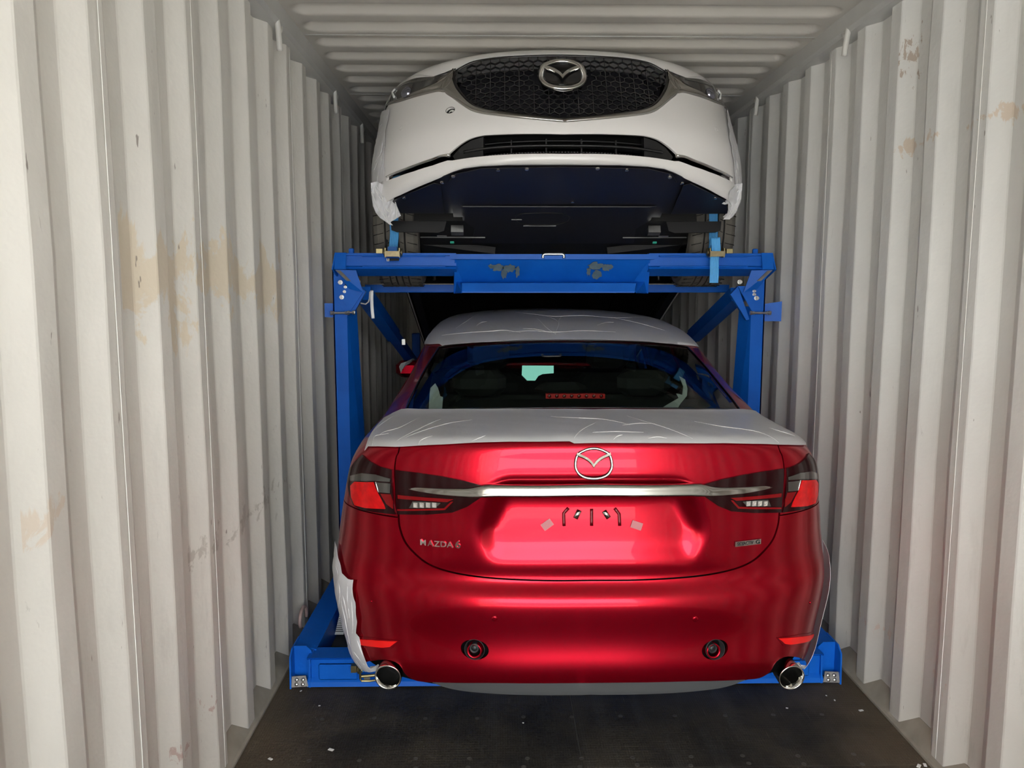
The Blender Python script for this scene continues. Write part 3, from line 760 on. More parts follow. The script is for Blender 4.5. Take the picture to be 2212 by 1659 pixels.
for k in range(9): y0 = 1331+k*4; b.prism([at(x, y, 3.403) for x, y in ((733-k*1.0, y0), (732.5-k*1.0, y0+1.6), (742, y0+1.6), (742, y0))], (0, .001, 0))
b.build('sticker_print', M['ink'], RK, kind='stuff')
bolt(at(710, 1378, 3.41), (0, -1, .1), .018, .035)
MB().box((-1.09, 3.93, .16), (-1.03, 4.0, .26)).build('side_lug', B, RK)
# ------------------------------------------------------------------ pieces shared by both cars
def resample(p, n):
    p = np.asarray(p, float); L = np.concatenate([[0], np.cumsum(np.hypot((np.diff(p[:, 0])*SX), np.diff(p[:, 1])))]); t = np.linspace(0, L[-1], n)
    return np.stack([np.interp(t, L, p[:, 0]), np.interp(t, L, p[:, 1])], 1)
def strip(sf, name, top, bot, prof, mat, parent, n=60, label=None):
    """raised bar between two curves on the surface; prof: (fraction from top to bottom, height)"""
    a, b = resample(top, n), resample(bot, n); V = []
    for f, h in prof:
        q = a*(1-f)+b*f; hh = h
        w_ = np.hypot((a-b)[:, 0]*SX, (a-b)[:, 1]); sc = np.clip(w_/np.median(w_), .15, 1)
        V.append(sf.pos(q[:, 0], q[:, 1])+sf.nor(q[:, 0], q[:, 1])*(h*(sc if h > 0 else np.ones_like(sc)))[:, None])
    V = np.concatenate(V); m = len(prof)
    Fc = [(k*n+i, (k+1)*n+i, (k+1)*n+i+1, k*n+i+1) for k in range(m-1) for i in range(n-1)]
    Fc += [tuple(k*n for k in range(m))[::-1], tuple(k*n+n-1 for k in range(m))]
    o = mk(name, V, Fc, mat, parent, smooth=True, label=label)
    return o
def frame_at(sf, sv):
    p = sf.pos(sv[0], sv[1]); n = sf.nor(sv[0], sv[1]); r = np.array([1., 0, 0]); r = r-n*(r@n); r /= np.linalg.norm(r); u = np.cross(n, r)
    return p, r, u, n
RING = [(0, .46), (.17, .443), (.32, .39), (.47, .31), (.545, .20), (.585, .03), (.585, -.12), (.53, -.25), (.43, -.36), (.27, -.435), (.12, -.462), (0, -.47)]
WING = [(0, 0), (.07, .09), (.19, .19), (.30, .245), (.41, .295), (.535, .355), (.56, .22), (.50, .20), (.34, .14), (.19, .055), (.08, -.05), (0, -.165)]
def emblem(parent, fr, sx, sy, back=None, ring=.045, h0=.004):
    """winged oval badge; unit is one emblem width"""
    p, r, u, n = fr
    full = RING+[(-x, y) for x, y in RING[-2:0:-1]]
    def W(x, y, h): return p+r*(x*sx)+u*(y*sy)+n*h
    cl = spl([(x, y) for x, y in full], 6, closed=True)
    root = None
    b = MB().tube([W(x, y, h0+.003) for x, y in cl], ring*sx, 10, closed=True, flat_=.55, up=n)
    o = b.build('emblem_ring', M['chrome'], parent, smooth=True)
    MB().tube([W(x, y, h0) for x, y in cl], ring*sx*1.45, 8, closed=True, flat_=.3, up=n).build('emblem_base_edge', M['gloss'], parent, smooth=True)  # black base edge of the badge around the chrome ring
    for s in (1, -1):
        b = MB(); pts = [(x*s, y) for x, y in WING]
        k = len(pts)//2
        top = [np.array(q) for q in pts[:6]]; bot = [np.array(q) for q in pts[:5:-1]]
        tt = resample(top, 14)/1; bb = resample(bot, 14); V = []; Fc = []
        for i in range(14):
            m_ = tt[i]*.45+bb[i]*.55
            V += [W(*tt[i], h0-.001), W(*(tt[i]*.9+bb[i]*.1), h0+.004), W(*(tt[i]*.3+bb[i]*.7), h0+.0058), W(*(tt[i]*.12+bb[i]*.88), h0+.004), W(*bb[i], h0-.001)]
        for i in range(13):
            for j in range(4):
                f = (i*5+j, i*5+j+1, i*5+6+j, i*5+5+j); Fc.append(f if s < 0 else f[::-1])
        b.add(V, Fc).build('emblem_wing', M['chrome'], parent, smooth=False)
def text_mesh(txt, size, depth=.002, bold=0.0):
    c = bpy.data.curves.new('t', 'FONT'); c.body = txt; c.size = size; c.extrude = depth; c.offset = bold; c.align_x = 'CENTER'; c.align_y = 'CENTER'; c.resolution_u = 4
    o = bpy.data.objects.new('t', c); COL.objects.link(o); bpy.context.view_layer.update()
    me = o.evaluated_get(bpy.context.evaluated_depsgraph_get()).to_mesh()
    V = np.array([tuple(v.co) for v in me.vertices]).reshape(-1, 3); Fc = [tuple(p.vertices) for p in me.polygons]
    o.evaluated_get(bpy.context.evaluated_depsgraph_get()).to_mesh_clear(); bpy.data.objects.remove(o); bpy.data.curves.remove(c)
    return V, Fc
def put_text(name, txt, fr, size, mat, parent, sx=1, rot=0, depth=.002, off=.003, bold=0):
    p, r, u, n = fr; V, Fc = text_mesh(txt, size, depth, bold)
    V = V-[(V[:, 0].min()+V[:, 0].max())/2, (V[:, 1].min()+V[:, 1].max())/2, 0]
    c, s = math.cos(rot), math.sin(rot); X = V[:, 0]*c*sx-V[:, 1]*s; Y = V[:, 0]*s*sx+V[:, 1]*c
    W = p+X[:, None]*r+Y[:, None]*u+(V[:, 2]+off)[:, None]*n
    return mk(name, W, Fc, mat, parent)
def wheel(parent, c, fwd, up, side, r=.335, wd=.225, treads=True):
    """tyre with tread bands and alloy rim; side = outward axle direction"""
    c = np.asarray(c, float); side = np.asarray(side, float); fwd = np.asarray(fwd, float); up = np.asarray(up, float); h = wd/2
    tr = []; g = .0045
    for k in range(5):
        pass
    edges = [-.092, -.050, -.014, .022, .058]  # grooves
    prof = [(-h+.02, .235), (-h, .262), (-h-.004, .285), (-h+.002, r-.022), (-h+.016, r-.006), (-h+.024, r-.001)]
    for e in (-.046, -.014, .018, .050): prof += [(e-g, r), (e-g+.001, r-.008), (e+g-.001, r-.008), (e+g, r)]
    prof += [(h-.024, r-.001), (h-.016, r-.006), (h-.002, r-.022), (h+.004, r-.05), (h, .262), (h-.02, .235)]
    o = MB().lathe(c, side, prof, 72).build('tyre', M['rubber'], parent, smooth=False, loc=c)
    if treads:
        b = MB()
        for (x0, x1, n, sl) in ((-h+.004, -.058, 44, .25), (-.040, -.022, 36, .5), (.026, .044, 36, -.5), (.058, h-.004, 44, -.25)):
            for k in range(n):
                t = k/n*2*PI; d = fwd*math.cos(t)+up*math.sin(t); tg = -fwd*math.sin(t)+up*math.cos(t)
                dd = side+tg*sl; dd /= np.linalg.norm(dd)
                b.obox(c+side*(x0+x1)/2+d*(r-.0015), (dd, np.cross(d, dd), d), ((x1-x0)/2, .0016, .0024))
        b.build('tread_sipes', M['groove'], parent, kind='stuff', loc=c)
        b = MB()
        for e in (-.046, -.014, .018, .050): b.lathe(c, side, [(e-g, r-.001), (e-g, r-.0075), (e+g, r-.0075), (e+g, r-.001)], 72)
        b.build('tread_groove', M['groove'], parent, loc=c)
    b = MB().lathe(c, side, [(-h+.03, .232), (h-.03, .232), (h-.022, .24), (h-.018, .232), (h-.03, .215), (h-.06, .208), (-h+.03, .208)], 48)
    b.lathe(c, side, [(h-.05, .001), (h-.045, .045), (h-.055, .075), (h-.08, .08), (h-.08, .001)], 24)
    for k in range(10):
        t = k/10*2*PI+.1; d = fwd*math.cos(t)+up*math.sin(t); b.bar(c+side*(h-.06)+d*.06, c+side*(h-.035)+d*.214, .026, .018, side)
    b.build('wheel_rim', M['satin'], parent, loc=c)
class SideSurf:
    """side of a car: s = along / SX, v = height"""
    def __init__(self, zx, sgn, tf): self.z, self.x = np.array(zx).T; self.sgn = sgn; self.tf = tf
    def X(self, v): return pchip(self.z, self.x, np.clip(v, self.z[0]+1e-6, self.z[-1]-1e-6))
    def pos(self, s, v):
        s = np.asarray(s, float); v = np.asarray(v, float); sh = s.shape; s, v = s.ravel(), v.ravel()
        return self.tf(self.sgn*self.X(v), s*SX, v).reshape(sh+(3,))
    def nor(self, s, v):
        e = 1e-3; p = self.pos(s, v); a = self.pos(np.asarray(s)+e, v)-p; b = self.pos(s, np.asarray(v)+e)-p
        n = np.cross(a, b); n = n/(np.linalg.norm(n, axis=-1, keepdims=True)+1e-12); return n*self.sgn
def side_panels(car, paintm, zx, tf, edge, w1, w2, wins, base=.22, noarch=False):
    """edge: list of (d, h) going rear/front over the top; w1, w2 wheel centres"""
    for sgn in (-1, 1):
        sf = SideSurf(zx, sgn, tf)
        e = np.array(edge); bot = []
        for wc in (w1, w2):
            bot.append((wc-.375, base)); bot += [(wc+.375*math.cos(t), .335+.36*math.sin(t)) for t in np.linspace(PI+.1, -.1, 15)]; bot.append((wc+.375, base))
        poly = np.vstack([e, np.array(bot)[::-1]]) if e[0][0] < e[-1][0] else np.vstack([e, np.array(bot)])
        holes = [np.array(w_)/[SX, 1] for w_ in wins]
        q = poly/[SX, 1]
        # normals for the left side come out mirrored, so flip the domain handling by face order
        panel(sf, 'side_panel', q, paintm, car, step=.05, thick=.01, holes=holes)
        for w_ in wins: panel(sf, 'side_window', np.array(w_)/[SX, 1], M['gloss'], car, step=.05, thick=.004, off=-.004)

# ------------------------------------------------------------------ the red sedan, seen from behind
XC = .028
RED = thing('sedan_car', 'red four-door sedan seen from behind, partly wrapped in protective film', 'car', (XC, 4.9, 0))
red_rows = [
 (2.560, .205, .760, 2.84, .180, 2.8), (2.482, .211, .780, 2.85, .182, 2.8), (2.464, .234, .810, 2.86, .186, 2.8), (2.453, .292, .845, 2.87, .195, 2.8),
 (2.437, .330, .870, 2.88, .245, 2.8), (2.449, .395, .893, 2.90, .335, 2.8), (2.455, .450, .908, 2.90, .405, 2.8), (2.449, .520, .920, 2.90, .490, 2.8),
 (2.447, .570, .922, 2.90, .545, 2.8), (2.456, .592, .921, 2.90, .575, 2.8), (2.486, .612, .918, 2.90, .60, 2.8), (2.500, .632, .915, 2.90, .625, 2.8),
 (2.497, .650, .912, 2.90, .645, 2.8), (2.487, .668, .910, 2.90, .665, 2.8), (2.487, .690, .905, 2.90, .69, 2.8), (2.484, .750, .893, 2.88, .75, 2.8),
 (2.480, .850, .872, 2.85, .845, 2.8), (2.472, .930, .856, 2.83, .915, 2.8), (2.470, .975, .846, 2.82, .950, 2.8), (2.482, 1.030, .832, 2.81, .985, 2.8),
 (2.488, 1.066, .820, 2.82, 1.008, 2.8), (2.482, 1.088, .812, 2.84, 1.022, 2.8), (2.498, 1.101, .808, 2.88, 1.032, 2.9), (2.60, 1.110, .804, 2.96, 1.038, 3),
 (2.80, 1.114, .798, 3.12, 1.045, 3), (3.015, 1.115, .788, 3.30, 1.058, 3), (3.075, 1.140, .775, 3.38, 1.085, 2.8), (3.19, 1.190, .742, 3.49, 1.135, 2.7), (3.33, 1.248, .712, 3.61, 1.195, 2.7),
 (3.46, 1.300, .690, 3.72, 1.250, 2.7), (3.58, 1.345, .674, 3.82, 1.292, 2.7), (3.69, 1.376, .666, 3.92, 1.325, 2.7), (3.98, 1.426, .652, 4.14, 1.365, 2.7),
 (4.45, 1.463, .63, 4.56, 1.395, 2.7), (4.95, 1.462, .62, 4.98, 1.400, 2.7), (5.30, 1.405, .625, 5.28, 1.365, 2.7), (5.75, 1.20, .68, 5.62, 1.17, 2.7), (6.10, 1.01, .76, 5.90, .985, 2.8),
 (6.20, .985, .80, 6.0, .955, 3), (6.7, .93, .83, 6.5, .90, 3), (7.10, .82, .84, 6.85, .80, 3), (7.28, .66, .87, 6.95, .66, 2.6), (7.31, .45, .89, 6.97, .45, 2.6), (7.28, .24, .86, 6.9, .24, 2.6)]
sfR = Surf(red_rows, XC, hmix=.35)
# plate recess pressed into the boot lid
rec = np.array([(1283, 1010), (1425, 1010), (1484, 1014), (1512, 1098), (1533, 1148), (1506, 1209), (1420, 1211), (1283, 1211)], float)
rc = sfR.inv(rec); rc[0, 0] = rc[-1, 0] = 0; rcf = both(rc)
ss, vv_ = np.meshgrid(sfR.s, sfR.v); q = np.stack([ss.ravel(), vv_.ravel()], 1)
near = (np.abs(q[:, 0]) < .75) & (q[:, 1] > rc[:, 1].min()-.1) & (q[:, 1] < rc[:, 1].max()+.1)
D = np.zeros(len(q)); ins = inside(rcf, q[near]); dist = polydist(rcf*[SX, 1], q[near]*[SX, 1])
vbar = sfR.inv([(1283, 1056)])[0, 1]
fr_ = np.clip((q[near][:, 1]-rc[:, 1].min())/(vbar-rc[:, 1].min()), 0, 1)
D[near] = np.where(ins, smooth01(dist/.040), 0)*(.020+.038*fr_)*smooth01((vbar+.006-q[near][:, 1])/.016)
D = D.reshape(ss.shape)
d3 = np.zeros(sfR.G.shape); d3[..., 1] = blur(blur(D, 1.5, 0), 1.5, 1)
sfR.displace(d3)
def R_(pts, vr=None): return sfR.inv(pts, vr)
vR = sfR.rv
vlow = (0, vR[9])
gap_low = R_([(1270, 1254), (1382, 1253), (1504, 1245), (1577, 1232), (1621, 1215), (1650, 1191), (1670, 1165), (1681, 1133), (1684, 1106)], (vR[9], vR[20]))
gap_mid = R_([(1689, 1090), (1692, 1050), (1694, 1012), (1690, 985), (1681, 962)], (vR[14], vR[23]))
gap_top = R_([(1659, 929), (1636, 906), (1604, 886)], (vR[22], vR[26]))
gl = spl(gap_low, 5); gt = spl(np.vstack([gap_low[-1:], gap_mid, gap_top]), 5)
wtop = R_([(1486, 748), (1440, 741), (1380, 737), (1300, 734), (1215, 733)], (vR[28], vR[32]))
wside = spl(R_([(1601, 885), (1570, 845), (1535, 802), (1505, 768), (1486, 748)], (vR[25], vR[32])), 5)
wt = spl(wtop, 5); vtopc = wt[-1][1]; wbv = gt[-1][1]
body = sfR
# dark inner shell behind the gaps
lid_poly = both(np.vstack([[0, gl[0][1]], gl[1:], gt[1:-1], [wside[0][0], wbv], [0, wbv]]))
panel(body, 'inner_body', both([(0, .01), (.985, .01), (.985, wbv), (0, wbv)]), M['darkgap'], RED, step=.04, off=-.030, thick=.002)
panel(body, 'boot_lid', lid_poly, M['red'], RED, step=.011, gap=.0036)
vq = R_([(1730, 1104)], (vR[14], vR[18]))[0, 1]
bb = R_([(1263, 1477), (1400, 1475.5), (1500, 1473), (1600, 1470), (1640, 1466), (1664, 1452), (1678, 1430), (1702, 1420), (1730, 1424), (1745, 1438)], (0, vR[6])); bb = spl(bb, 3); bb[0, 0] = 0
vcorner = bb[-1, 1]+.0
glr = gl[::-1]
tows = []
for (x, y) in ((1025, 1403), (1545, 1403)):
    q0 = R_([(x, y)], (0, vR[12]))[0]; tows.append([(q0[0]+.0305/SX*math.cos(t)*1.02, q0[1]+.0325*math.sin(t)) for t in np.linspace(0, 2*PI, 32)[:-1]])
bump = both(np.vstack([bb, [(.93, vcorner-.01), (1, vcorner-.015), (1, vq)], [(gl[-1][0]+.0, vq)], glr[1:]]))
panel(body, 'rear_bumper', bump, M['red'], RED, step=.011, gap=.0028, holes=tows)
for sg in (1, -1):
    qd = np.vstack([[(gl[-1][0], vq)], [(1, vq)], [(1, wtop[0][1]+.02)], [(wtop[0][0], wtop[0][1])], wside[::-1][1:], gt[::-1][1:]])
    if sg < 0: qd = mir(qd)
    panel(body, 'quarter_panel', qd, M['red'], RED, step=.014, gap=.0018)
v_ws0, v_ws1 = vR[35], vR[37]
roof = both(np.vstack([[0, vtopc], wt[::-1][1:], [(1, wtop[0][1]+.02), (1, v_ws0), (0, v_ws0)]]))
panel(body, 'roof', roof, M['red'], RED, step=.03)
panel(body, 'windscreen', both([(0, v_ws0), (.93, v_ws0), (.93, v_ws1), (0, v_ws1)]), M['glass'], RED, step=.05, thick=.004)
for sg in (1, -1):
    a = np.array([(.93, v_ws0), (1, v_ws0), (1, v_ws1), (.93, v_ws1)]); panel(body, 'windscreen_pillar', a if sg > 0 else mir(a), M['red'], RED, step=.04)
panel(body, 'bonnet', both([(0, v_ws1), (.97, v_ws1), (.97, vR[40]), (0, vR[40])]), M['red'], RED, step=.05)
panel(body, 'front_bumper', both([(0, vR[40]), (1, vR[40]), (1, vR[43]-.01), (0, vR[43]-.01)]), M['red'], RED, step=.05)
# rear window
win = both(np.vstack([[0, wbv], wside, wt[1:]]))
panel(body, 'rear_window', win, M['glass'], RED, step=.02, thick=.004, off=-.004, gap=.001)
hw = densify(win, .02); 
seam(body, 'window_seal', shrink(win, .004), .005, M['gloss'], RED, off=-.001, closed=True)
# sides
zxR = [(.18, .80), (.25, .865), (.33, .893), (.50, .922), (.65, .912), (.85, .872), (.95, .846), (1.03, .806), (1.06, .788), (1.14, .745), (1.20, .713), (1.29, .681), (1.40, .622), (1.45, .60)]
edge = [(2.89, .22), (2.90, .45), (2.90, .65), (2.84, .87), (2.82, .95), (2.88, 1.03), (3.12, 1.045), (3.30, 1.058), (3.49, 1.135), (3.72, 1.25), (3.92, 1.325), (4.14, 1.365), (4.56, 1.395), (4.98, 1.40), (5.28, 1.365), (5.62, 1.17), (5.90, .985), (6.5, .90), (6.85, .80), (6.95, .66), (6.97, .45), (6.9, .22)]
wins = [[(3.62, 1.03), (3.80, 1.17), (4.02, 1.27), (4.25, 1.31), (4.45, 1.33), (4.45, 1.0), (3.9, 1.0)], [(4.52, 1.0), (4.52, 1.335), (4.95, 1.34), (5.2, 1.31), (5.50, 1.15), (5.70, 1.0)]]
side_panels(RED, M['red'], zxR, lambda x, d, h: np.stack([XC+x, d, h], -1), edge, 3.53, 6.36, wins)
for y in (3.53, 6.36):
    for sgn in (-1, 1): wheel(RED, (XC+sgn*.795, y, .335), (0, -1, 0), (0, 0, 1), (sgn, 0, 0), treads=False)
MB().box((XC-.70, 2.75, .16), (XC+.70, 6.9, .24), .02).build('underbody', M['black'], RED)
# diffuser
db = R_([(1263, 1505), (1400, 1503), (1500, 1497), (1570, 1487), (1612, 1472)], (0, vR[4]))
dp = both(np.vstack([[0, vR[0]+.02], spl(db, 3)[1:], bb[::-1][7:]]))
dv = float(R_([(1263, 1504)], (0, vR[4]))[0, 1])
end = [i for i in range(len(bb)) if bb[i][0] < db[-1][0]]
dpoly = np.vstack([[(0, dv)], spl(db, 4)[1:], [bb[i] for i in end[::-1]]]); 
panel(body, 'rear_diffuser', both(dpoly), M['diffuser'], RED, step=.012, off=-.006, thick=.03)
crl = [(s, v-.5*(v-dv)) for s, v in [bb[i] for i in end]]
# inner tail lights on the lid, outer ones on the quarters
lin = [(1691, 1011), (1650, 1017), (1602, 1025), (1555, 1035), (1516, 1046), (1512, 1058), (1521, 1073), (1548, 1092), (1577, 1104), (1626, 1108), (1686, 1107), (1690, 1060)]
lout = [(1696, 1011), (1720, 1003), (1735, 992), (1744, 979), (1755, 992), (1763, 1010), (1766, 1035), (1765, 1062), (1760, 1086), (1748, 1097), (1712, 1104), (1687, 1107), (1692, 1085), (1695, 1050)]
LI = R_(lin, (vR[14], vR[22])); LO = R_(lout, (vR[14], vR[23]))
def sub(pts): return R_(pts, (vR[14], vR[23]))
sub_in = sub([(1576, 1074), (1640, 1069), (1685, 1064), (1684, 1072), (1640, 1076), (1588, 1080)])
sub_in2 = sub([(1576, 1079), (1592, 1097), (1684, 1098), (1684, 1094.5), (1594, 1093), (1581, 1079)])
led_bg = sub([(1601, 1082), (1611, 1092), (1662, 1092), (1656, 1078), (1630, 1079)])
red_o = sub([(1729, 1037), (1758, 1036), (1763, 1045), (1762, 1068), (1757, 1086), (1740, 1092), (1706, 1094), (1709, 1085), (1716, 1070), (1722, 1058)])
cl_o = sub([(1699, 1030), (1725, 1021), (1748, 1018), (1763, 1024), (1763, 1034), (1728, 1034), (1700, 1036)])
cl_o2 = sub([(1699, 1040), (1724, 1037), (1719, 1058), (1699, 1060)])
redlow = sub([(1698, 1063), (1716, 1061), (1704, 1084), (1692, 1094), (1693, 1078)])
for sg in (1, -1):
    f = (lambda a: np.array(a)) if sg > 0 else mir
    # mirror-image positions taken about the centre line of the car
    t1 = panel(body, 'tail_light', f(LI), M['lens'], RED, step=.010, off=.006, thick=.02, gap=.0015, label='smoked inner tail light on the boot lid')
    panel(body, 'light_strip', f(sub_in), M['redstrip'], t1, step=.008, off=.0085, thick=.003)
    panel(body, 'light_strip', f(sub_in2), M['redstrip'], t1, step=.008, off=.0085, thick=.003)
    panel(body, 'reversing_light', f(led_bg), M['smoke'], t1, step=.008, off=.0088, thick=.003)
    b = MB()
    for k in range(4):
        c = sub([(1613+k*12.2, 1085.5)])[0]*[sg, 1]; p, r, u, n = frame_at(body, c)
        b.obox(p+n*.0105, (r, u, n), (.0072, .0085, .0015)); b.lathe(p+n*.012, n, [(0, .0065), (.002, .0055), (-.001, .004), (-.001, .0001)], 12)
    b.build('light_element', M['led'], t1)
    t2 = panel(body, 'tail_light', f(LO), M['lens'], RED, step=.010, off=.006, thick=.02, gap=.0015, label='wrap-around outer tail light')
    panel(body, 'red_reflector', f(red_o), M['redl'], t2, step=.008, off=.0085, thick=.003)
    panel(body, 'red_reflector', f(redlow), M['redstrip'], t2, step=.008, off=.0085, thick=.003)
    panel(body, 'clear_lens', f(cl_o), M['smoke'], t2, step=.008, off=.0085, thick=.003)
    panel(body, 'turn_signal', f(cl_o2), M['smoke'], t2, step=.008, off=.009, thick=.003)
    s3 = sub([(1699, 1040), (1699, 1060)]); s4 = sub([(1724.5, 1036), (1719, 1058)])
    seam(body, 'light_edge', f(s4), .0022, M['led'], t2, off=.010)
# chrome bar
ct = R_([(1283, 1043), (1400, 1043.5), (1480, 1043.5), (1514, 1044.5), (1548, 1051), (1600, 1051), (1650, 1048.5), (1684, 1046)], (vR[14], vR[22]))
cb = R_([(1283, 1069), (1400, 1069.5), (1480, 1070.5), (1514, 1072), (1550, 1071), (1600, 1066.5), (1650, 1058), (1684, 1047.5)], (vR[14], vR[22]))
# the recess lies deeper, so carry the lower edge by the upper one
cb[:, 1] = ct[:, 1]-np.array([.040, .040, .041, .043, .032, .025, .015, .003]); cb[:, 0] = ct[:, 0]
ct = np.vstack([mir(ct), ct[1:]]); cb = np.vstack([mir(cb), cb[1:]]); ct[7] = cb[7]*0+[0, ct[7][1]]; 
cts, cbs = spl(ct, 5), spl(cb, 5)
# heights above the undisplaced surface
class Flat:
    def __init__(s, base, G, N): s.s, s.v, s.L = base.s, base.v, base.L; s.G, s.N = G, N
    _bil = Surf._bil; pos = Surf.pos; nor = Surf.nor
sfR0 = Surf(red_rows, XC, hmix=.35)
strip(sfR0, 'chrome_bar', cts, cbs, [(0, -.004), (.0, .012), (.12, .017), (.42, .021), (.66, .020), (.74, .024), (.92, .018), (1.0, .008), (1.0, -.05)], M['bar'], RED, n=110, label='long chrome bar across the boot lid')
emblem(RED, frame_at(body, [0.0, R_([(1283, 1001)])[0, 1]]), .100, .104, ring=.034, h0=.003)
# pressed marks, tape and badges in the recess
vr_rec = (vR[14], vR[19])
gpx = [[(1228, 1097), (1217.6, 1108.8), (1218.4, 1136.4)], [(1278, 1099), (1278, 1118), (1278, 1136)], [(1327.5, 1097.6), (1337.5, 1110.6), (1338.7, 1136)]]
for g in gpx: seam(body, 'pressed_groove', R_(g, vr_rec), .0075, M['hole'], RED, off=-.003, flat_=.7)
for g in ([(1251.7, 1102), (1242.9, 1120)], [(1304.6, 1103.5), (1315, 1119)]):
    seam(body, 'pressed_groove', R_(g, vr_rec), .0165, M['hole'], RED, off=-.007, flat_=.6)
    seam(body, 'groove_pad', R_(g, vr_rec), .0085, M['chrome'], RED, off=.0015, flat_=.3, label='shiny bare oval in the pressed mark')
for (x, y, a) in ((1182, 1133, .62), (1375, 1134.5, -.33)):
    p, r, u, n = frame_at(body, R_([(x, y)], vr_rec)[0]); rr_ = r*math.cos(a)+u*math.sin(a); uu = np.cross(n, rr_)
    MB().obox(p+n*.003, (rr_, uu, n), (.0185, .0125, .0008)).build('tape_patch', M['pinkgrey'], RED, label='small square of tape')
for ch, x, y, hgt in (('M', 914.7, 1171, 13), ('A', 930.6, 1173, 13), ('Z', 944.4, 1174, 13), ('D', 958.5, 1175, 13), ('A', 972.4, 1176, 13), ('6', 989.6, 1175.5, 17)):
    put_text('letter', ch, frame_at(body, R_([(x, y)])[0]), hgt*.00212*(1.0 if ch == '6' else 1), M['chrome'], RED, sx=1.1, rot=-.0, depth=.0015, off=.002, bold=.0004)
fb = frame_at(body, R_([(1615, 1172)])[0]); p, r, u, n = fb
MB().obox(p+n*.002, (r, u, n), (.049, .0088, .0016)).build('badge_plate', M['satin'], RED, label='silver badge plate')
put_text('badge_letters', 'SKYACTIV', (p-r*.011, r, u, n), .0155, M['ink'], RED, sx=.86, depth=.0006, off=.004, bold=.0003)
put_text('badge_letters', 'G', (p+r*.037, r, u, n), .0190, M['ink'], RED, sx=1.25, depth=.0006, off=.004, bold=.0006)
# sensors, tow covers, reflectors
for (x, y, r_) in ((1068, 1336, .0085), (1502, 1337, .0085), (802, 1299, .004), (1750, 1302, .004)):
    p, r, u, n = frame_at(body, R_([(x, y)], (0, vR[12]))[0])
    MB().lathe(p-n*.003, n, [(0, r_*1.25), (.0045, r_*1.15), (.006, r_*.9), (.0065, r_*.5), (.0065, .0001)], 24).build('parking_sensor', M['red'], RED, smooth=True)
for (x, y, dx) in ((1025, 1403, 0), (1545, 1403, -.012)):
    p, r, u, n = frame_at(body, R_([(x, y)], (0, vR[12]))[0])
    c = MB().lathe(p, n, [(-.05, .001), (-.05, .030), (.0015, .0325), (.003, .0335), (.001, .0345), (-.002, .0345)], 32).build('towing_eye_cover', M['ink'], RED, smooth=True)
    MB().lathe(p+r*(-.0+dx*.6)+u*-.004+n*.0, n, [(-.03, .026), (.004, .025), (.006, .021), (-.001, .0185)], 28).build('cover_cup', M['red'], c, smooth=True)
    MB().lathe(p+r*(0+dx)+u*.006, n, [(-.02, .0165), (.006, .016), (.008, .0135), (.003, .011), (.006, .0095), (.008, .008), (.008, .0001)], 24).build('cover_stub', M['black'], c, smooth=True, label='dark brown stub in the opening')
refl = [(1681, 1378.5), (1725, 1375), (1760, 1370), (1767, 1375), (1745, 1384), (1706, 1391.5), (1694, 1390)]
RF = R_(refl, (0, vR[12]))
for sg in (1, -1):
    f = (lambda a: np.array(a)) if sg > 0 else mir
    panel(body, 'reflector_surround', shrink(f(RF), -.007), M['red'], RED, step=.010, off=.0025, thick=.02)
    panel(body, 'rear_reflector', f(RF), M['redfl'], RED, step=.008, off=.005, thick=.02, label='bright red bumper reflector')
# exhaust tips
for (x, y, sg) in ((838, 1463, -1), (1710, 1464, 1)):
    c = at(x, y, 2.55); d = np.array([sg*.10, -1, -.12]); d /= np.linalg.norm(d)
    MB().lathe(c, d, [(-.20, .040), (-.04, .044), (.0, .0465), (.003, .0455), (.001, .0420), (-.02, .0395), (-.14, .036), (-.15, .001)], 40).build('exhaust_tip', M['chrome'], RED, smooth=True)
    MB().lathe(c-d*.02, d, [(0, .0405), (-.10, .0385), (-.11, .001)], 32).build('exhaust_bore', M['greyscr'], RED, smooth=True, label='sooty inside of the tailpipe')
    MB().cyl(c-d*.45, c-d*.16, .030, 20).build('exhaust_pipe', M['black'], RED)
# interior behind the rear window
MB().box((XC-.66, 3.10, 1.045), (XC+.66, 3.72, 1.062), .005).build('parcel_shelf', M['cloth'], RED)
for x in (-.40, 0, .40):
    MB().box((XC+x-.13, 3.74, 1.07), (XC+x+.13, 3.84, 1.20 if x else 1.14), .04).build('rear_headrest', M['cloth'], RED)
MB().box((XC-.62, 3.78, .55), (XC+.62, 3.95, 1.07), .05).build('rear_seat', M['cloth'], RED)
for x in (-.37, .37):
    MB().box((XC+x-.24, 4.75, .50), (XC+x+.24, 4.90, 1.08), .06).build('front_seat', M['cloth'], RED)
    MB().box((XC+x-.13, 4.80, 1.10), (XC+x+.13, 4.90, 1.28), .04).build('front_headrest', M['cloth'], RED)
MB().box((XC-.80, 3.0, .30), (XC+.80, 6.0, .42)).build('cabin_floor', M['ink'], RED)
MB().box((XC-.70, 5.55, .55), (XC+.70, 5.9, 1.0), .04).build('dashboard', M['cloth'], RED)
bl = [at(x, y, 3.28) for x, y in ((1179, 861), (1179, 851), (1307, 851), (1307, 861))]
o = MB().prism(bl, (0, .03, 0)).build('brake_light', M['redfl'], RED, label='high-level brake light behind the glass')
for k in range(8):
    c = at(1187+k*16, 856, 3.278); MB().lathe(c, (0, -1, 0), [(0, .008), (.004, .006), (.005, .0001)], 10).build('light_cell', M['redstrip'], o)
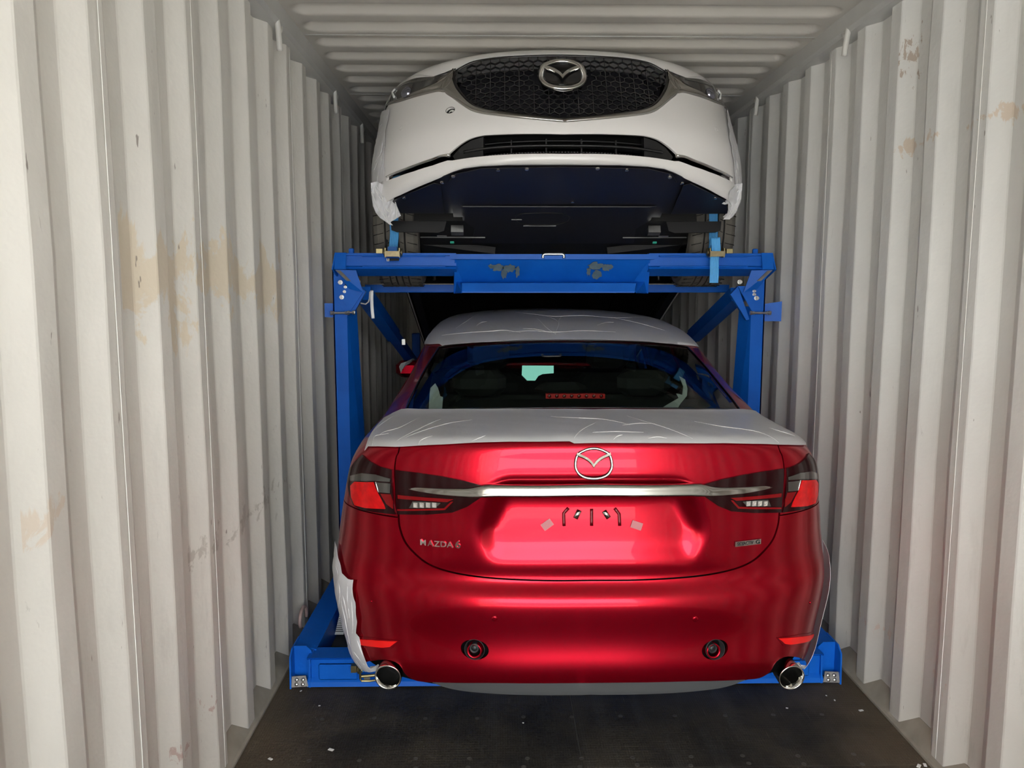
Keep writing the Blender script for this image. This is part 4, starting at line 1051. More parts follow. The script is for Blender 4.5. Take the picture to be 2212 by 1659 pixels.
# interior mirror
mp = [at(x, y, 5.15) for x, y in ((1128, 790), (1196, 790), (1196, 806), (1172, 808), (1163, 812), (1156, 822), (1132, 822), (1127, 812))]
c = np.mean(mp, 0); n0 = CAM-c; n0 /= np.linalg.norm(n0); tgt = np.array([-.50, -6, 2.45])-c; tgt /= np.linalg.norm(tgt); nn = n0+tgt; nn /= np.linalg.norm(nn)
mp2 = [p-np.array([0, ((p-c)@nn)/nn[1], 0]) for p in mp]
MB().prism(mp2, (0, .012, 0)).build('rear_view_mirror', M['mirror'], RED)
# left door mirror
c = at(874, 800, 5.35)
MB().box((c[0]-.06, 5.34, c[2]-.05), (c[0]+.12, 5.46, c[2]+.065), .03).build('door_mirror', M['red'], RED)
MB().box((c[0]+.02, 5.36, c[2]-.05), (c[0]+.16, 5.42, c[2]-.02), .008).build('mirror_arm', M['black'], RED)
# ------------------------------------------------------------------ the white sedan, parked nose-up on the rack
TL = math.radians(20); CT, ST = math.cos(TL), math.sin(TL); YW, ZW = 4.30, 1.93; XW = .005
def tfW(x, d, h):
    """car's own axes (across, back from the nose, height over its wheels' contact) to the container"""
    q_ = .93-d
    return np.stack([XW+x+0*d*h, YW-q_*CT+(h-.33)*ST+0*x, ZW+q_*ST+(h-.33)*CT+0*x], -1)
def Wp(x, d, h): return tfW(np.float64(x), np.float64(d), np.float64(h))
WH = thing('sedan_car', 'pearl white four-door sedan parked nose-up on the blue rack', 'car', (XW, 5.6, 1.4))
white_rows = [
 (.140, .205, .80, .50, .160, 2.4), (.075, .205, .83, .50, .165, 2.4), (.042, .215, .86, .52, .180, 2.4), (.031, .235, .873, .53, .205, 2.4), (.033, .258, .882, .54, .235, 2.4),
 (.024, .300, .889, .55, .30, 2.4), (.008, .345, .892, .55, .37, 2.4), (.0, .375, .892, .55, .42, 2.4), (.002, .40, .890, .56, .455, 2.4), (.018, .50, .882, .57, .54, 2.4),
 (.045, .62, .872, .58, .635, 2.4), (.068, .72, .862, .58, .720, 2.4), (.080, .762, .858, .59, .762, 2.4), (.090, .783, .855, .60, .782, 2.4), (.105, .805, .852, .61, .800, 2.4),
 (.16, .83, .845, .65, .822, 2.5), (.40, .885, .83, .85, .855, 2.7), (.9, .945, .82, 1.2, .89, 3), (1.25, .99, .80, 1.40, .955, 3), (1.35, 1.02, .76, 1.50, .985, 2.8), (1.75, 1.22, .68, 1.85, 1.18, 2.7),
 (2.15, 1.41, .625, 2.2, 1.36, 2.7), (2.6, 1.455, .62, 2.6, 1.395, 2.7), (3.2, 1.445, .63, 3.15, 1.385, 2.7), (3.7, 1.34, .68, 3.5, 1.29, 2.7), (4.15, 1.18, .74, 3.9, 1.12, 2.7), (4.40, 1.11, .79, 4.1, 1.045, 3),
 (4.83, 1.09, .81, 4.5, 1.02, 2.8), (4.86, .95, .85, 4.5, .93, 2.8), (4.87, .60, .92, 4.45, .6, 2.8), (4.84, .25, .84, 4.4, .22, 2.8)]
sfW = Surf(white_rows, XW, tf=tfW, hmix=.95, sm=1.2)
vW = sfW.rv
def W_(pts, vr=None): return sfW.inv(pts, vr or (0, vW[17]))
# --- outlines traced on the right half of the nose
grille_o = W_([(1216, 118), (1300, 121), (1360, 126), (1400, 134), (1425, 146), (1438, 155), (1443, 166), (1440, 185), (1430, 205), (1416, 222), (1398, 233), (1363, 241), (1285, 250), (1216, 255)])
chr_in = spl(W_([(1440, 152), (1446, 165), (1442, 187), (1431, 207), (1417, 224), (1399, 234), (1363, 242), (1285, 251), (1216, 257)]), 5)
chr_out = spl(W_([(1442, 150), (1470, 190), (1462, 203), (1447, 215), (1432, 228), (1413, 241), (1386, 248), (1324, 255), (1266, 260), (1216, 264)]), 5)
wing_up = spl(W_([(1441, 151), (1455, 162), (1468, 170), (1480, 181), (1505, 194), (1529, 206), (1550, 217), (1567, 228)]), 5)
wing_lo = spl(W_([(1448, 180), (1456, 194), (1464, 201), (1476, 200), (1500, 206), (1525, 214), (1548, 223), (1568, 231)]), 5)
hood_lo = spl(W_([(1216, 117), (1300, 120), (1360, 124.5), (1400, 132), (1425, 144), (1437, 149), (1460, 159), (1482, 168)]), 4)
lamp_top = spl(W_([(1482, 168), (1522, 174), (1563, 187), (1577, 202), (1583, 220), (1584, 240)]), 4)
lamp_bot = spl(W_([(1584, 240), (1568, 229), (1550, 218), (1529, 207), (1505, 195), (1480, 182), (1468, 171), (1452, 160)]), 4)
int_top = [(1216, 290), (1363, 291.5), (1395, 294), (1420, 301), (1441, 314), (1463, 333)]
int_bot = [(1456, 348), (1421, 342), (1363, 336), (1216, 332.5)]
slit = [(1463, 334), (1480, 337), (1502, 346), (1545, 364), (1580, 382), (1582, 393), (1563, 384), (1533, 372), (1496, 359), (1466, 348), (1456, 348)]
IT, IB, SL = W_(int_top), W_(int_bot), W_(slit)
lip = spl(W_([(1216, 358), (1340, 359), (1400, 362), (1435, 367), (1455, 374), (1496, 394), (1545, 418), (1569, 431), (1580, 440)], (0, vW[8])), 3)
opening = np.vstack([spl(IT, 5), SL[1:-1], IB]); 
vfl = lamp_top[-1][1]
# bumper: from the lip up to the chrome and the lamps
bmp = np.vstack([lip, [(1.0, lip[-1][1]), (1.0, vfl)], [lamp_top[-1]], wing_lo[::-1][2:], chr_out[np.argmin(np.hypot(*(chr_out-wing_lo[8]).T)):]])
bmp = np.vstack([lip, [(.995, lip[-1][1]), (.995, vfl), lamp_top[-1]], wing_lo[::-1][1:-8], chr_out[10:]])
open_full = both(np.vstack([[0, IT[0][1]], opening[1:-1], [0, IB[-1][1]]]))
hx = W_([(972.5, 238)])[0]
tow = [(hx[0]+.0155/SX*math.cos(t), hx[1]+.0195*math.sin(t)) for t in np.linspace(0, 2*PI, 28)[:-1]]
panel(sfW, 'front_bumper', both(bmp), M['white'], WH, step=.013, gap=.0015, holes=[open_full, tow])
p, r, u, n = frame_at(sfW, hx)
c = MB().lathe(p, n, [(-.004, .024), (-.045, .023), (-.05, .001)], 24).build('towing_eye_cover', M['ink'], WH, smooth=True)
MB().lathe(p+u*.003-n*.022, n, [(-.01, .014), (.006, .0135), (.009, .010), (.009, .0001)], 24).build('cover_cup', M['white'], c, smooth=True)  # white disc set high, standing in for the lit upper inside of the hole
MB().lathe(p-u*.011-n*.012, n, [(-.005, .010), (.004, .0095), (.003, .006), (-.004, .005), (-.004, .0001)], 20).build('cover_stub', M['ink'], c, smooth=True)  # dark disc standing in for the shaded bottom of the open hole
seam(sfW, 'cover_rim', tow, .0018, M['gloss'], c, off=-.001, closed=True)
for (x, y) in ((867, 276), (1548, 280)):
    p, r, u, n = frame_at(sfW, W_([(x, y)])[0])
    MB().lathe(p-n*.002, n, [(0, .0125), (.003, .012), (.0035, .0095), (.001, .0085), (.001, .0001)], 20).build('parking_sensor', M['white'], WH, smooth=True)
# bonnet, wings, cabin, tail
hood = both(np.vstack([[0, hood_lo[0][1]], hood_lo[1:], [(.72, vW[15]), (.94, vW[16]), (.95, vW[18]), (0, vW[18])]]))
panel(sfW, 'bonnet', hood, M['white'], WH, step=.02, gap=.0015)
for sg in (1, -1):
    f = (lambda a: np.array(a)) if sg > 0 else mir
    panel(sfW, 'front_wing', f(np.vstack([lamp_top[8:], [(1, vfl), (1, vW[18]), (.95, vW[18]), (.94, vW[16]), (.74, vW[15]), hood_lo[-1]], lamp_top[:8]])) if 0 else f(np.vstack([[hood_lo[-1]], lamp_top[1:], [(1, vfl), (1, vW[18]), (.95, vW[18]), (.94, vW[16]), (.74, vW[15])]])), M['white'], WH, step=.025)
panel(sfW, 'windscreen', both([(0, vW[19]), (.93, vW[19]), (.93, vW[21]), (0, vW[21])]), M['gloss'], WH, step=.06)
for sg in (1, -1):
    a = np.array([(.93, vW[19]), (1, vW[18]), (1, vW[21]), (.93, vW[21])]); panel(sfW, 'windscreen_pillar', a if sg > 0 else mir(a), M['white'], WH, step=.05)
panel(sfW, 'roof', both([(0, vW[21]), (1, vW[21]), (1, vW[23]), (0, vW[23])]), M['white'], WH, step=.06)
panel(sfW, 'rear_window', both([(0, vW[23]), (.9, vW[23]), (.9, vW[26]), (0, vW[26])]), M['gloss'], WH, step=.06)
panel(sfW, 'tail_panel', both([(0, vW[26]), (1, vW[26]), (1, vW[30]-.01), (0, vW[30]-.01)]), M['white'], WH, step=.06)
panel(sfW, 'inner_body', both([(0, .03), (.97, .03), (.985, vW[14]), (0, vW[14])]), M['darkgap'], WH, step=.04, off=-.10, thick=.002)
zxW = [(.16, .80), (.25, .875), (.38, .893), (.5, .905), (.62, .895), (.72, .862), (.80, .84), (.90, .83), (.97, .81), (1.05, .775), (1.18, .70), (1.29, .675), (1.40, .620), (1.45, .6)]
edgeW = [(.50, .17), (.55, .37), (.57, .54), (.58, .72), (.61, .80), (.85, .855), (1.2, .89), (1.4, .955), (1.5, .985), (1.85, 1.18), (2.2, 1.36), (2.6, 1.395), (3.15, 1.385), (3.5, 1.29), (3.9, 1.12), (4.1, 1.045), (4.5, 1.02), (4.5, .93), (4.45, .6), (4.4, .22)]
winsW = [[(1.75, 1.0), (1.98, 1.15), (2.25, 1.30), (2.62, 1.335), (2.72, 1.335), (2.72, 1.0)], [(2.78, 1.0), (2.78, 1.335), (3.1, 1.32), (3.35, 1.27), (3.6, 1.13), (3.7, 1.03), (3.5, 1.0)]]
side_panels(WH, M['white'], zxW, tfW, edgeW, .93, 3.76, winsW)
FWD = np.array([0, -CT, ST]); UPW = np.array([0, ST, CT])
for d in (.93, 3.76):
    for sgn in (-1, 1): wheel(WH, Wp(sgn*.797, d, .33), FWD, UPW, (sgn, 0, 0), r=.33, treads=d < 1)
# grille: rim, honeycomb, backing and badge
GO = spl(grille_o, 4)
gfull = both(np.vstack([[0, GO[0][1]], GO[1:-1], [0, GO[-1][1]]]))
panel(sfW, 'grille_backing', gfull, M['under'], WH, step=.03, off=-.070, thick=.003)
seam(sfW, 'grille_rim', gfull, .007, M['gloss'], WH, off=-.004, closed=True)
b = MB(); gi = shrink(densify(gfull, .01), .004)
def seg(a, c, w_=.0017, dep=.008, off=-.008):
    P0 = sfW.pos(np.array([a[0], c[0]]), np.array([a[1], c[1]])); N0 = sfW.nor(np.array([a[0], c[0]]), np.array([a[1], c[1]]))
    b.bar(P0[0]+N0[0]*off, P0[1]+N0[1]*off, w_*2, dep, N0[0])
g0 = W_([(1216, 250)])[0, 1]; 
def xat(x): return x
# columns every 2.1 cm across; row height shrinks towards the bottom
cw = .0212
vtop = GO[0][1]; vb = GO[-1][1]
rows_v = []; v = vb+.004; dv_ = .0125
rowh = []
while v < vtop: 
    big = v > vb+.145
    dv_ = .0305 if big else .0255
    rows_v.append(v); v += dv_
Xs = lambda s, v_: sfW.pos(s, v_)[..., 0]-XW
def s_of(x, v_):
    lo, hi = 0., 1.
    for _ in range(18):
        m_ = (lo+hi)/2
        if sfW.pos(m_, v_)[0]-XW < abs(x): lo = m_
        else: hi = m_
    return math.copysign(lo, x)
nodes = {}
ncol = 27
for j, v in enumerate(rows_v):
    for i in range(-ncol, ncol+1): nodes[(i, j)] = None
def node(i, j, zz):
    """zig-zag row line j at column i"""
    v = rows_v[j]; off_ = .0058 if (i+j) % 2 else -.0058
    return (s_of(i*cw, v), v+off_)
lines = []
for j in range(len(rows_v)):
    pr = [node(i, j, 0) for i in range(-ncol, ncol+1)]
    for i in range(2*ncol): lines.append((pr[i], pr[i+1]))
    if j+1 < len(rows_v):
        for i in range(-ncol, ncol+1):
            if (i+j) % 2: lines.append((node(i, j, 0), node(i, j+1, 0)))
            elif i % 3 == 0: lines.append((node(i, j, 0), node(i, j+1, 0)))
mid = np.array([((a[0]+c[0])/2, (a[1]+c[1])/2) for a, c in lines]); A0 = np.array([a for a, c in lines]); C0 = np.array([c for a, c in lines])
ok = inside(gi, A0) & inside(gi, C0)
eb = W_([(1216, 162)])[0]; 
for k, (a, c) in enumerate(lines):
    if ok[k] and math.hypot(mid[k][0]*SX, (mid[k][1]-eb[1])*1.0) > .085: seg(a, c)
b.build('grille_mesh', M['mesh'], WH)
# small filler plates showing grey between the lower cells
b = MB()
for j in range(0, 7):
    for i in range(-ncol+1, ncol):
        if (i+j) % 2 == 0:
            v = rows_v[j]+.011; sv = (s_of(i*cw, v), v)
            if inside(gi, np.array([sv]))[0] and math.hypot(sv[0]*SX, v-eb[1]) > .09:
                p, r, u, n = frame_at(sfW, sv); b.obox(p-n*.026, (r, u, n), (.0075, .0065, .002))
b.build('grille_filler', M['cloth'], WH, kind='stuff')
p, r, u, n = frame_at(sfW, (0, eb[1]))
pod = MB().lathe(p-n*.012, n, [(-.03, .094), (.006, .094), (.012, .090), (.010, .080), (.004, .076), (.003, .001)], 48)
pod = pod.build('emblem_base', M['gloss'], WH, smooth=True); MB().tube([p+n*-.002+(r*math.cos(t)+u*math.sin(t))*.0945 for t in np.linspace(0, 2*PI, 49)[:-1]], .0018, 6, closed=True).build('rim_highlight', M['satin'], pod, smooth=True)  # thin satin ring painted in as a highlight on the base's edge
emblem(WH, (p+u*.006-n*.006, r, u, n), .163, .178, ring=.062, h0=.004)
for q in ([(-.21, -.06), (-.16, -.09), (-.03, -.33), (.0, -.38), (-.0, -.40), (-.14, -.36), (-.24, -.24)],): pass
# chrome wings and lower chrome line
def strip2(name, a, c, prof, mat, n=60):
    for sg in (1, -1):
        f = (lambda z: np.array(z)) if sg > 0 else (lambda z: np.array(z)*[-1, 1])
        strip(sfW, name, f(a), f(c), prof if sg > 0 else prof, mat, WH, n=n)
strip2('grille_chrome', chr_in, chr_out, [(0, -.03), (0, .0), (.15, .006), (.5, .003), (.8, .010), (1, .002), (1, -.02)], M['satin'], 70)
strip2('chrome_wing', wing_up, wing_lo, [(0, -.02), (0, .003), (.3, .006), (.62, .002), (.8, .008), (1, .002), (1, -.02)], M['satin'], 50)
# headlights
LP = np.vstack([lamp_top, lamp_bot[1:-1]])
for sg in (1, -1):
    f = (lambda a: np.array(a)) if sg > 0 else mir
    hl = panel(sfW, 'headlight', f(LP), M['headl'], WH, step=.014, off=.001, thick=.03, gap=.0015)
    p, r, u, n = frame_at(sfW, W_([(1534, 203)])[0]*[sg, 1])
    o = MB().lathe(p+n*.002, n, [(-.01, .031), (.004, .029), (.012, .022), (.016, .010), (.017, .0001)], 24).build('projector_lens', M['bulb'], hl, smooth=True)
    lg = W_([(1549, 197), (1554, 204), (1553, 214)])*[sg, 1]
    seam(sfW, 'light_guide', lg, .0062, M['lampw'], hl, off=.006, flat_=.8)
    st = W_([(1480, 172), (1510, 178), (1540, 188)])*[sg, 1]
    seam(sfW, 'light_bar', st, .006, M['smoke'], hl, off=.001, flat_=.3)
    seam(sfW, 'lamp_gap', (W_([(1437, 150), (1460, 160), (1482, 168), (1500, 172)])*[sg, 1]), .004, M['ink'], WH, off=-.002)
# lower intake
panel(sfW, 'intake_backing', shrink(densify(open_full, .01), -.01), M['darkgap'], WH, step=.03, off=-.085, thick=.003)
for sg in (1, -1):
    f = (lambda a: np.array(a)) if sg > 0 else mir
    c1 = W_([(1394, 295), (1420, 303), (1441, 317), (1458, 336), (1452, 346), (1421, 341), (1394, 338)])
    panel(sfW, 'intake_cheek', f(c1), M['black'], WH, step=.012, off=-.016, thick=.03)
    st_, sb_ = W_([(1461, 333), (1480, 336.5), (1502, 346), (1545, 364), (1581, 382.5)]), W_([(1461, 341), (1480, 341.5), (1502, 350.5), (1545, 368), (1581, 386)])
    g_ = (lambda z: np.array(z)) if sg > 0 else (lambda z: np.array(z)*[-1, 1])
    strip(sfW, 'chrome_trim', g_(spl(st_, 4)), g_(spl(sb_, 4)), [(0, -.02), (0, .002), (.3, .008), (.7, .006), (1, -.004), (1, -.03)], M['chrome'], WH, n=30)
for k in range(6):
    x = -.385+k*.154
    P0, P1 = W_([(1216, 296)])[0], W_([(1216, 331)])[0]
    a = sfW.pos(s_of(x, P0[1]), P0[1]); c = sfW.pos(s_of(x, P1[1]), P1[1]); nn_ = sfW.nor(s_of(x, P0[1]), P0[1])
    MB().bar(a-nn_*.05, c-nn_*.05, .006, .02, nn_).build('intake_post', M['black'], WH)
blade = W_([(1216, 313), (1300, 314), (1380, 319), (1435, 328)]); bl2 = np.vstack([mir(blade), blade[1:]]); bl2[3] = [0, bl2[3][1]]
seam(sfW, 'intake_blade', spl(bl2, 4), .006, M['black'], WH, off=-.014, flat_=1.6)
mesh2 = MB()
for row, y in enumerate((318, 325, 331)):
    for k in range(60):
        x = -.40+k*.0136; q_ = W_([(1216, y)])[0]; s0 = s_of(x, q_[1]); a = sfW.pos(s0, q_[1]); n_ = sfW.nor(s0, q_[1])
        mesh2.obox(a-n_*.062, ((1, 0, 0), (0, 0, 1), n_), (.0045, .0016, .002))
mesh2.build('intake_mesh', M['black'], WH, kind='stuff')
for y in (298, 322, 330):
    q_ = W_([(1216, y)])[0]; sv = [(s_of(x, q_[1]), q_[1]) for x in np.linspace(-.40, .40, 14)]
    seam(sfW, 'intake_bar', sv, .003, M['black'], WH, off=-.055)
# underbody: lip lining, undertray plates, deflectors, hangers
def under(name, poly, h, mat, th=.004, label=None, hs=None):
    P3 = [Wp(x, d, h if hs is None else hs[i]) for i, (x, d) in enumerate(poly)]
    nrm = UPW*th
    return MB().prism(P3, nrm).build(name, mat, WH, label=label)
def ld(px, py, h):
    dd = ray(px, py); n_ = UPW; p0 = Wp(0, .5, h); t = ((p0-CAM)@n_)/(dd@n_); q_ = CAM+dd*t; e = q_-np.array([XW, YW, ZW]); return (e[0], .93-(e@FWD))
def sym(f_): return [q for q in f_]+[(-x, d) for x, d in f_[::-1]]
lipxy = [ld(px, py, .195) for px, py in ((1217, 357), (1340, 358), (1400, 361), (1435, 366), (1455, 373), (1496, 393), (1545, 417), (1569, 430))]
lipxy[0] = (0, lipxy[0][1])
tray = [(0, lipxy[0][1])]+lipxy[1:]+[(.80, .42), (.80, .50), (.0, .50)]
under('undertray', [(x, d) for x, d in tray]+[(-x, d) for x, d in tray[::-1][1:-1]], .193, M['under'])
crn = ld(1455, 378, .18); 
a1 = [ld(*q, .175) for q in ((1217, 362), (1400, 366), (1452, 378), (1462, 395), (1440, 440), (1426, 470), (1217, 470))]
under('undertray', sym([(0, a1[0][1])]+a1[1:-1]+[(0, a1[-1][1])])[1:-1] if 0 else [(0, a1[0][1])]+a1[1:-1]+[(-x, d) for x, d in a1[1:-1][::-1]], .176, M['under'], label='centre undertray panel')
for sg in (1, -1):
    a2 = [ld(*q, .172) for q in ((1476, 402), (1492, 398), (1566, 434), (1575, 462), (1450, 463))]
    under('wheel_arch_tray', [(sg*x, d) for x, d in a2], .173, M['under'])
    # air deflector flap hanging in front of the wheel
    x0, x1 = .535, .805; P_ = [Wp(sg*x, d, h) for x, d, h in ((x0, .54, .170), (x1, .54, .172), (x1-.005, .545, .128), (x1-.03, .546, .118), (x0+.04, .546, .113), (x0+.012, .545, .123))]
    MB().prism(P_, FWD*-.006).build('air_deflector', M['black'], WH)
    MB().box((0, 0, 0), (0, 0, 0))
    P_ = [Wp(sg*x, d, h) for x, d, h in ((.455, .60, .17), (.515, .60, .17), (.515, .60, .13), (.455, .60, .13))]
    c = (P_[0]+P_[2])/2; MB().obox(c, ((1, 0, 0), FWD, UPW), (.030, .02, .018)).build('jacking_bracket', M['steel'], WH)
    MB().bar(Wp(sg*.30, .95, .19), Wp(sg*.74, .93, .24), .05, .035).build('lower_arm', M['ink'], WH)
    MB().bar(Wp(sg*.35, .72, .165), Wp(sg*.68, .74, .175), .006, .006).build('anti_roll_bar', M['diffuser'], WH)
    MB().cyl(Wp(sg*.55, .80, .22), Wp(sg*.60, .80, .22), .02, 12).build('ball_joint', M['steel'], WH)
    MB().obox(Wp(sg*.52, .76, .155), ((1, 0, 0), FWD, UPW), (.010, .006, .004)).build('paint_mark', flat('green paint mark', (.05, .55, .38), .5) if sg > 0 else bpy.data.materials['green paint mark'], WH, label='small green paint mark')
c2 = [ld(*q, .165) for q in ((1000, 447), (1416, 447))]
plate = [(-.455, .375), (.455, .375), (.455, .52), (.40, .62), (.42, .80), (-.42, .80), (-.40, .62), (-.455, .52)]
under('undertray', plate, .168, M['under'], label='rear undertray plate with an oval service hatch')
MB().bar(Wp(-.45, .375, .167), Wp(.43, .375, .167), .003, .003).build('panel_edge', M['black'], WH)
hz = [Wp(x, d, .166) for x, d in ((-.20, .50), (-.19, .455), (-.10, .44), (.02, .445), (.06, .50), (.02, .56), (-.10, .575), (-.18, .55))]
MB().tube(spl(hz, 4, closed=True), .0025, 6, closed=True).build('service_hatch', M['black'], WH)
MB().bar(Wp(-.16, .58, .165), Wp(0, .58, .165), .004, .004).build('panel_edge', M['diffuser'], WH)
MB().bar(Wp(-.22, .51, .165), Wp(-.17, .51, .165), .008, .004).build('latch', M['diffuser'], WH)
for (x, y) in ((1138, 365), (1076, 367), (1291, 364), (1354, 367), (979, 381), (1447, 383), (955, 394), (1473, 396), (873, 427), (1545, 428), (1237, 436), (1074, 452), (1158, 452), (1248, 452), (1330, 452)):
    x_, d_ = ld(x, y, .174); q_ = Wp(x_, d_, .172); MB().lathe(q_, -UPW, [(-.004, .009), (.002, .008), (.003, .004), (.003, .0001)], 10).build('push_clip', M['satin'] if y != 383 and x not in (979, 1138, 1291) else M['steel'], WH)
# rest of the underside: floor pan, engine bay bottom, exhaust, sills
MB().add([tuple(Wp(x, d, h)) for x, d, h in ((-.78, .85, .30), (.78, .85, .30), (.80, 4.7, .24), (-.80, 4.7, .24), (-.78, .85, .34), (.78, .85, .34), (.80, 4.7, .28), (-.80, 4.7, .28))],
    [(0, 3, 2, 1), (4, 5, 6, 7), (0, 1, 5, 4), (1, 2, 6, 5), (2, 3, 7, 6), (3, 0, 4, 7)]).build('floor_pan', M['black'], WH)
MB().add([tuple(Wp(x, d, h)) for x, d, h in ((-.70, .60, .20), (.70, .60, .20), (.70, 1.3, .22), (-.70, 1.3, .22), (-.70, .60, .5), (.70, .60, .5), (.70, 1.3, .5), (-.70, 1.3, .5))],
    [(0, 3, 2, 1), (4, 5, 6, 7), (0, 1, 5, 4), (1, 2, 6, 5), (2, 3, 7, 6), (3, 0, 4, 7)]).build('engine_cradle', M['ink'], WH)
for sg in (1, -1):
    MB().bar(Wp(sg*.80, 1.4, .215), Wp(sg*.80, 3.3, .215), .05, .06).build('sill', M['black'], WH)
    MB().bar(Wp(sg*.45, 1.3, .19), Wp(sg*.45, 4.3, .19), .012, .02).build('pan_rib', M['black'], WH)
for x, d in ((-.66, 1.35), (.66, 1.35), (-.22, 1.3), (.26, 1.3), (-.1, 1.25), (.15, 1.27)):
    MB().cyl(Wp(x, d, .175), Wp(x, d, .20), .010, 10).build('pan_bolt', M['steel'], WH)
for sg in (1, -1): MB().bar(Wp(sg*.12, 1.3, .20), Wp(sg*.04, 1.45, .19), .02, .02).build('hanger_bracket', M['steel'], WH)

# ------------------------------------------------------------------ ratchet straps over the white car's front tyres
def ratchet(root, c, tilt=0.0, handle=1, sgn=1):
    c = np.asarray(c, float); R3 = [(1, 0, 0), (0, math.cos(tilt), math.sin(tilt)), (0, -math.sin(tilt), math.cos(tilt))]
    X, Yv, Zv = map(np.array, R3)
    g = MB().obox(c+Yv*-.030, (X, Yv, Zv), (.036, .004, .013)); g.build('handle_grip', M['darkgold'], root)
    b = MB()
    for s in (-1, 1):
        b.obox(c+X*s*.034+Yv*-.004+Zv*.006, (X, Yv, Zv), (.002, .024, .022))
    b.build('ratchet_frame', M['gold'], root)
    b = MB()
    for s in (-1, 1): b.lathe(c+X*s*.040+Zv*.010, X*s, [(0, .020), (.003, .020), (.003, .012), (.005, .012), (.005, .001)], 12)
    b.build('ratchet_wheel', M['darkgold'], root)
    MB().cyl(c-X*.044+Zv*.010, c+X*.044+Zv*.010, .007, 12).build('axle', M['darkgold'], root)
    s = -sgn
    MB().obox(c+X*s*.064+Zv*.014+Yv*-.006, (X, Yv, Zv), (.015, .010, .0105)).build('hex_nut', M['gold'], root)
def webbing(root, name, pts, w_=.043, th=.0022, mat='bluestrap', lines_=True):
    pts = spl(pts, 6); m = len(pts); V = []; L = []
    T_ = np.gradient(pts, axis=0); T_ /= np.linalg.norm(T_, axis=1, keepdims=True); X = np.array([1., 0, 0]); N_ = np.cross(T_, X); N_ /= np.linalg.norm(N_, axis=1, keepdims=True)
    for i in range(m):
        for a, h in ((-1, 1), (1, 1), (1, -1), (-1, -1)): V.append(pts[i]+X*a*w_/2+N_[i]*h*th/2)
    Fc = [(i*4+k, i*4+(k+1) % 4, i*4+4+(k+1) % 4, i*4+4+k) for i in range(m-1) for k in range(4)]+[(0, 1, 2, 3), (m*4-1, m*4-2, m*4-3, m*4-4)]
    o = mk(name, V, Fc, M[mat], root)
    if lines_:
        b = MB()
        for s in (1, -1):
            for k in range(5): b.tube([p+X*(k-2)*w_*.18+N_[i]*s*th*.55 for i, p in enumerate(pts)], .0011, 4)
        b.build('woven_stripe', M['blueline'], o, kind='stuff')
    return o
c1 = at(849, 549, 3.85)
ST1 = thing('ratchet_strap', 'blue ratchet strap over the left-hand tyre with its handle folded down', 'ratchet strap', tuple(c1), 'tyre ratchet straps on the rack')
ratchet(ST1, c1, 0, 1, 1)
tt = Wp(-.78, .93, .33)
webbing(ST1, 'webbing', [c1+[0, -.004, .012], at(850, 530, 3.90), at(852, 505, 3.945), at(851, 480, 3.955), at(851, 440, 3.97)])
MB().obox(c1+np.array([.0, -.012, .024]), ((1, 0, 0), (0, 1, 0), (0, 0, 1)), (.022, .010, .011)).build('wound_webbing', M['bluedk'], ST1)
MB().cyl(c1+np.array([.0, .0, -.026])-[.028, 0, 0], c1+np.array([.028, .0, -.026]), .006, 10).build('anchor_rod', M['ink'], ST1)
c = c1+np.array([-.026, -.02, -.022]); MB().tube([c, c+[0, 0, -.012], c+[.008, 0, -.012], c+[.008, 0, 0]], .0018, 6).build('lock_clip', M['steel'], ST1)
MB().bar(c1+[-.034, 0, .03], c1+[-.030, .01, .070], .003, .018).build('release_lever', M['ink'], ST1)
c2 = at(1546, 549, 3.85)
ST2 = thing('ratchet_strap', 'blue ratchet strap over the right-hand tyre with its loose end looped', 'ratchet strap', tuple(c2), 'tyre ratchet straps on the rack')
ratchet(ST2, c2, 0, 1, -1)
webbing(ST2, 'webbing', [c2+[-.012, .01, .01], at(1541, 528, 3.91), at(1541, 505, 3.945), at(1541, 480, 3.955), at(1541, 440, 3.97)])
webbing(ST2, 'loose_end', [c2+[0, -.012, .0], at(1547, 535, 3.83), at(1546, 518, 3.835), at(1546, 513, 3.85), at(1544, 518, 3.865), at(1542, 530, 3.88)], th=.002)
webbing(ST2, 'hanging_tail', [c2+[-.006, -.006, -.012], at(1543, 565, 3.842), at(1543, 590, 3.835), at(1542, 611, 3.838)])
MB().bar(c2+[-.038, 0, .01], c2+[-.034, .01, .035], .003, .02).build('release_lever', M['ink'], ST2)
cc = at(768, 1443, 3.0)
ST3 = thing('ratchet_strap', 'yellow zinc strap ratchet on the base frame beside the left exhaust tip', 'ratchet strap', tuple(cc))
c = at(765, 1443, 2.965); MB().obox(c, ((1, 0, 0), (0, 1, 0), (0, 0, 1)), (.011, .012, .014)).build('hex_nut', M['gold'], ST3)
c = at(777, 1446, 2.965); MB().lathe(c, (1, 0, 0), [(-.008, .016), (-.002, .018), (.004, .014), (.012, .012), (.012, .001)], 14).build('ratchet_wheel', M['gold'], ST3)
P_ = [at(x, y, 2.945) for x, y in ((778, 1448), (778, 1466), (781, 1471), (800, 1471), (812, 1469))]
MB().tube(P_, .0045, 8).build('wire_hook', M['gold'], ST3); P_ = [at(x, y, 2.95) for x, y in ((780, 1461), (795, 1460), (814, 1458))]
MB().tube(P_, .006, 8).build('wire_hook', M['gold'], ST3)
webbing(ST3, 'webbing', [at(790, 1450, 2.96), at(803, 1450, 2.965), at(818, 1450, 2.975)], w_=.03, lines_=False)
MB().obox(at(793, 1467, 2.955), ((1, 0, 0), (0, 1, 0), (0, 0, 1)), (.012, .004, .008)).build('handle_grip', M['steel'], ST3)
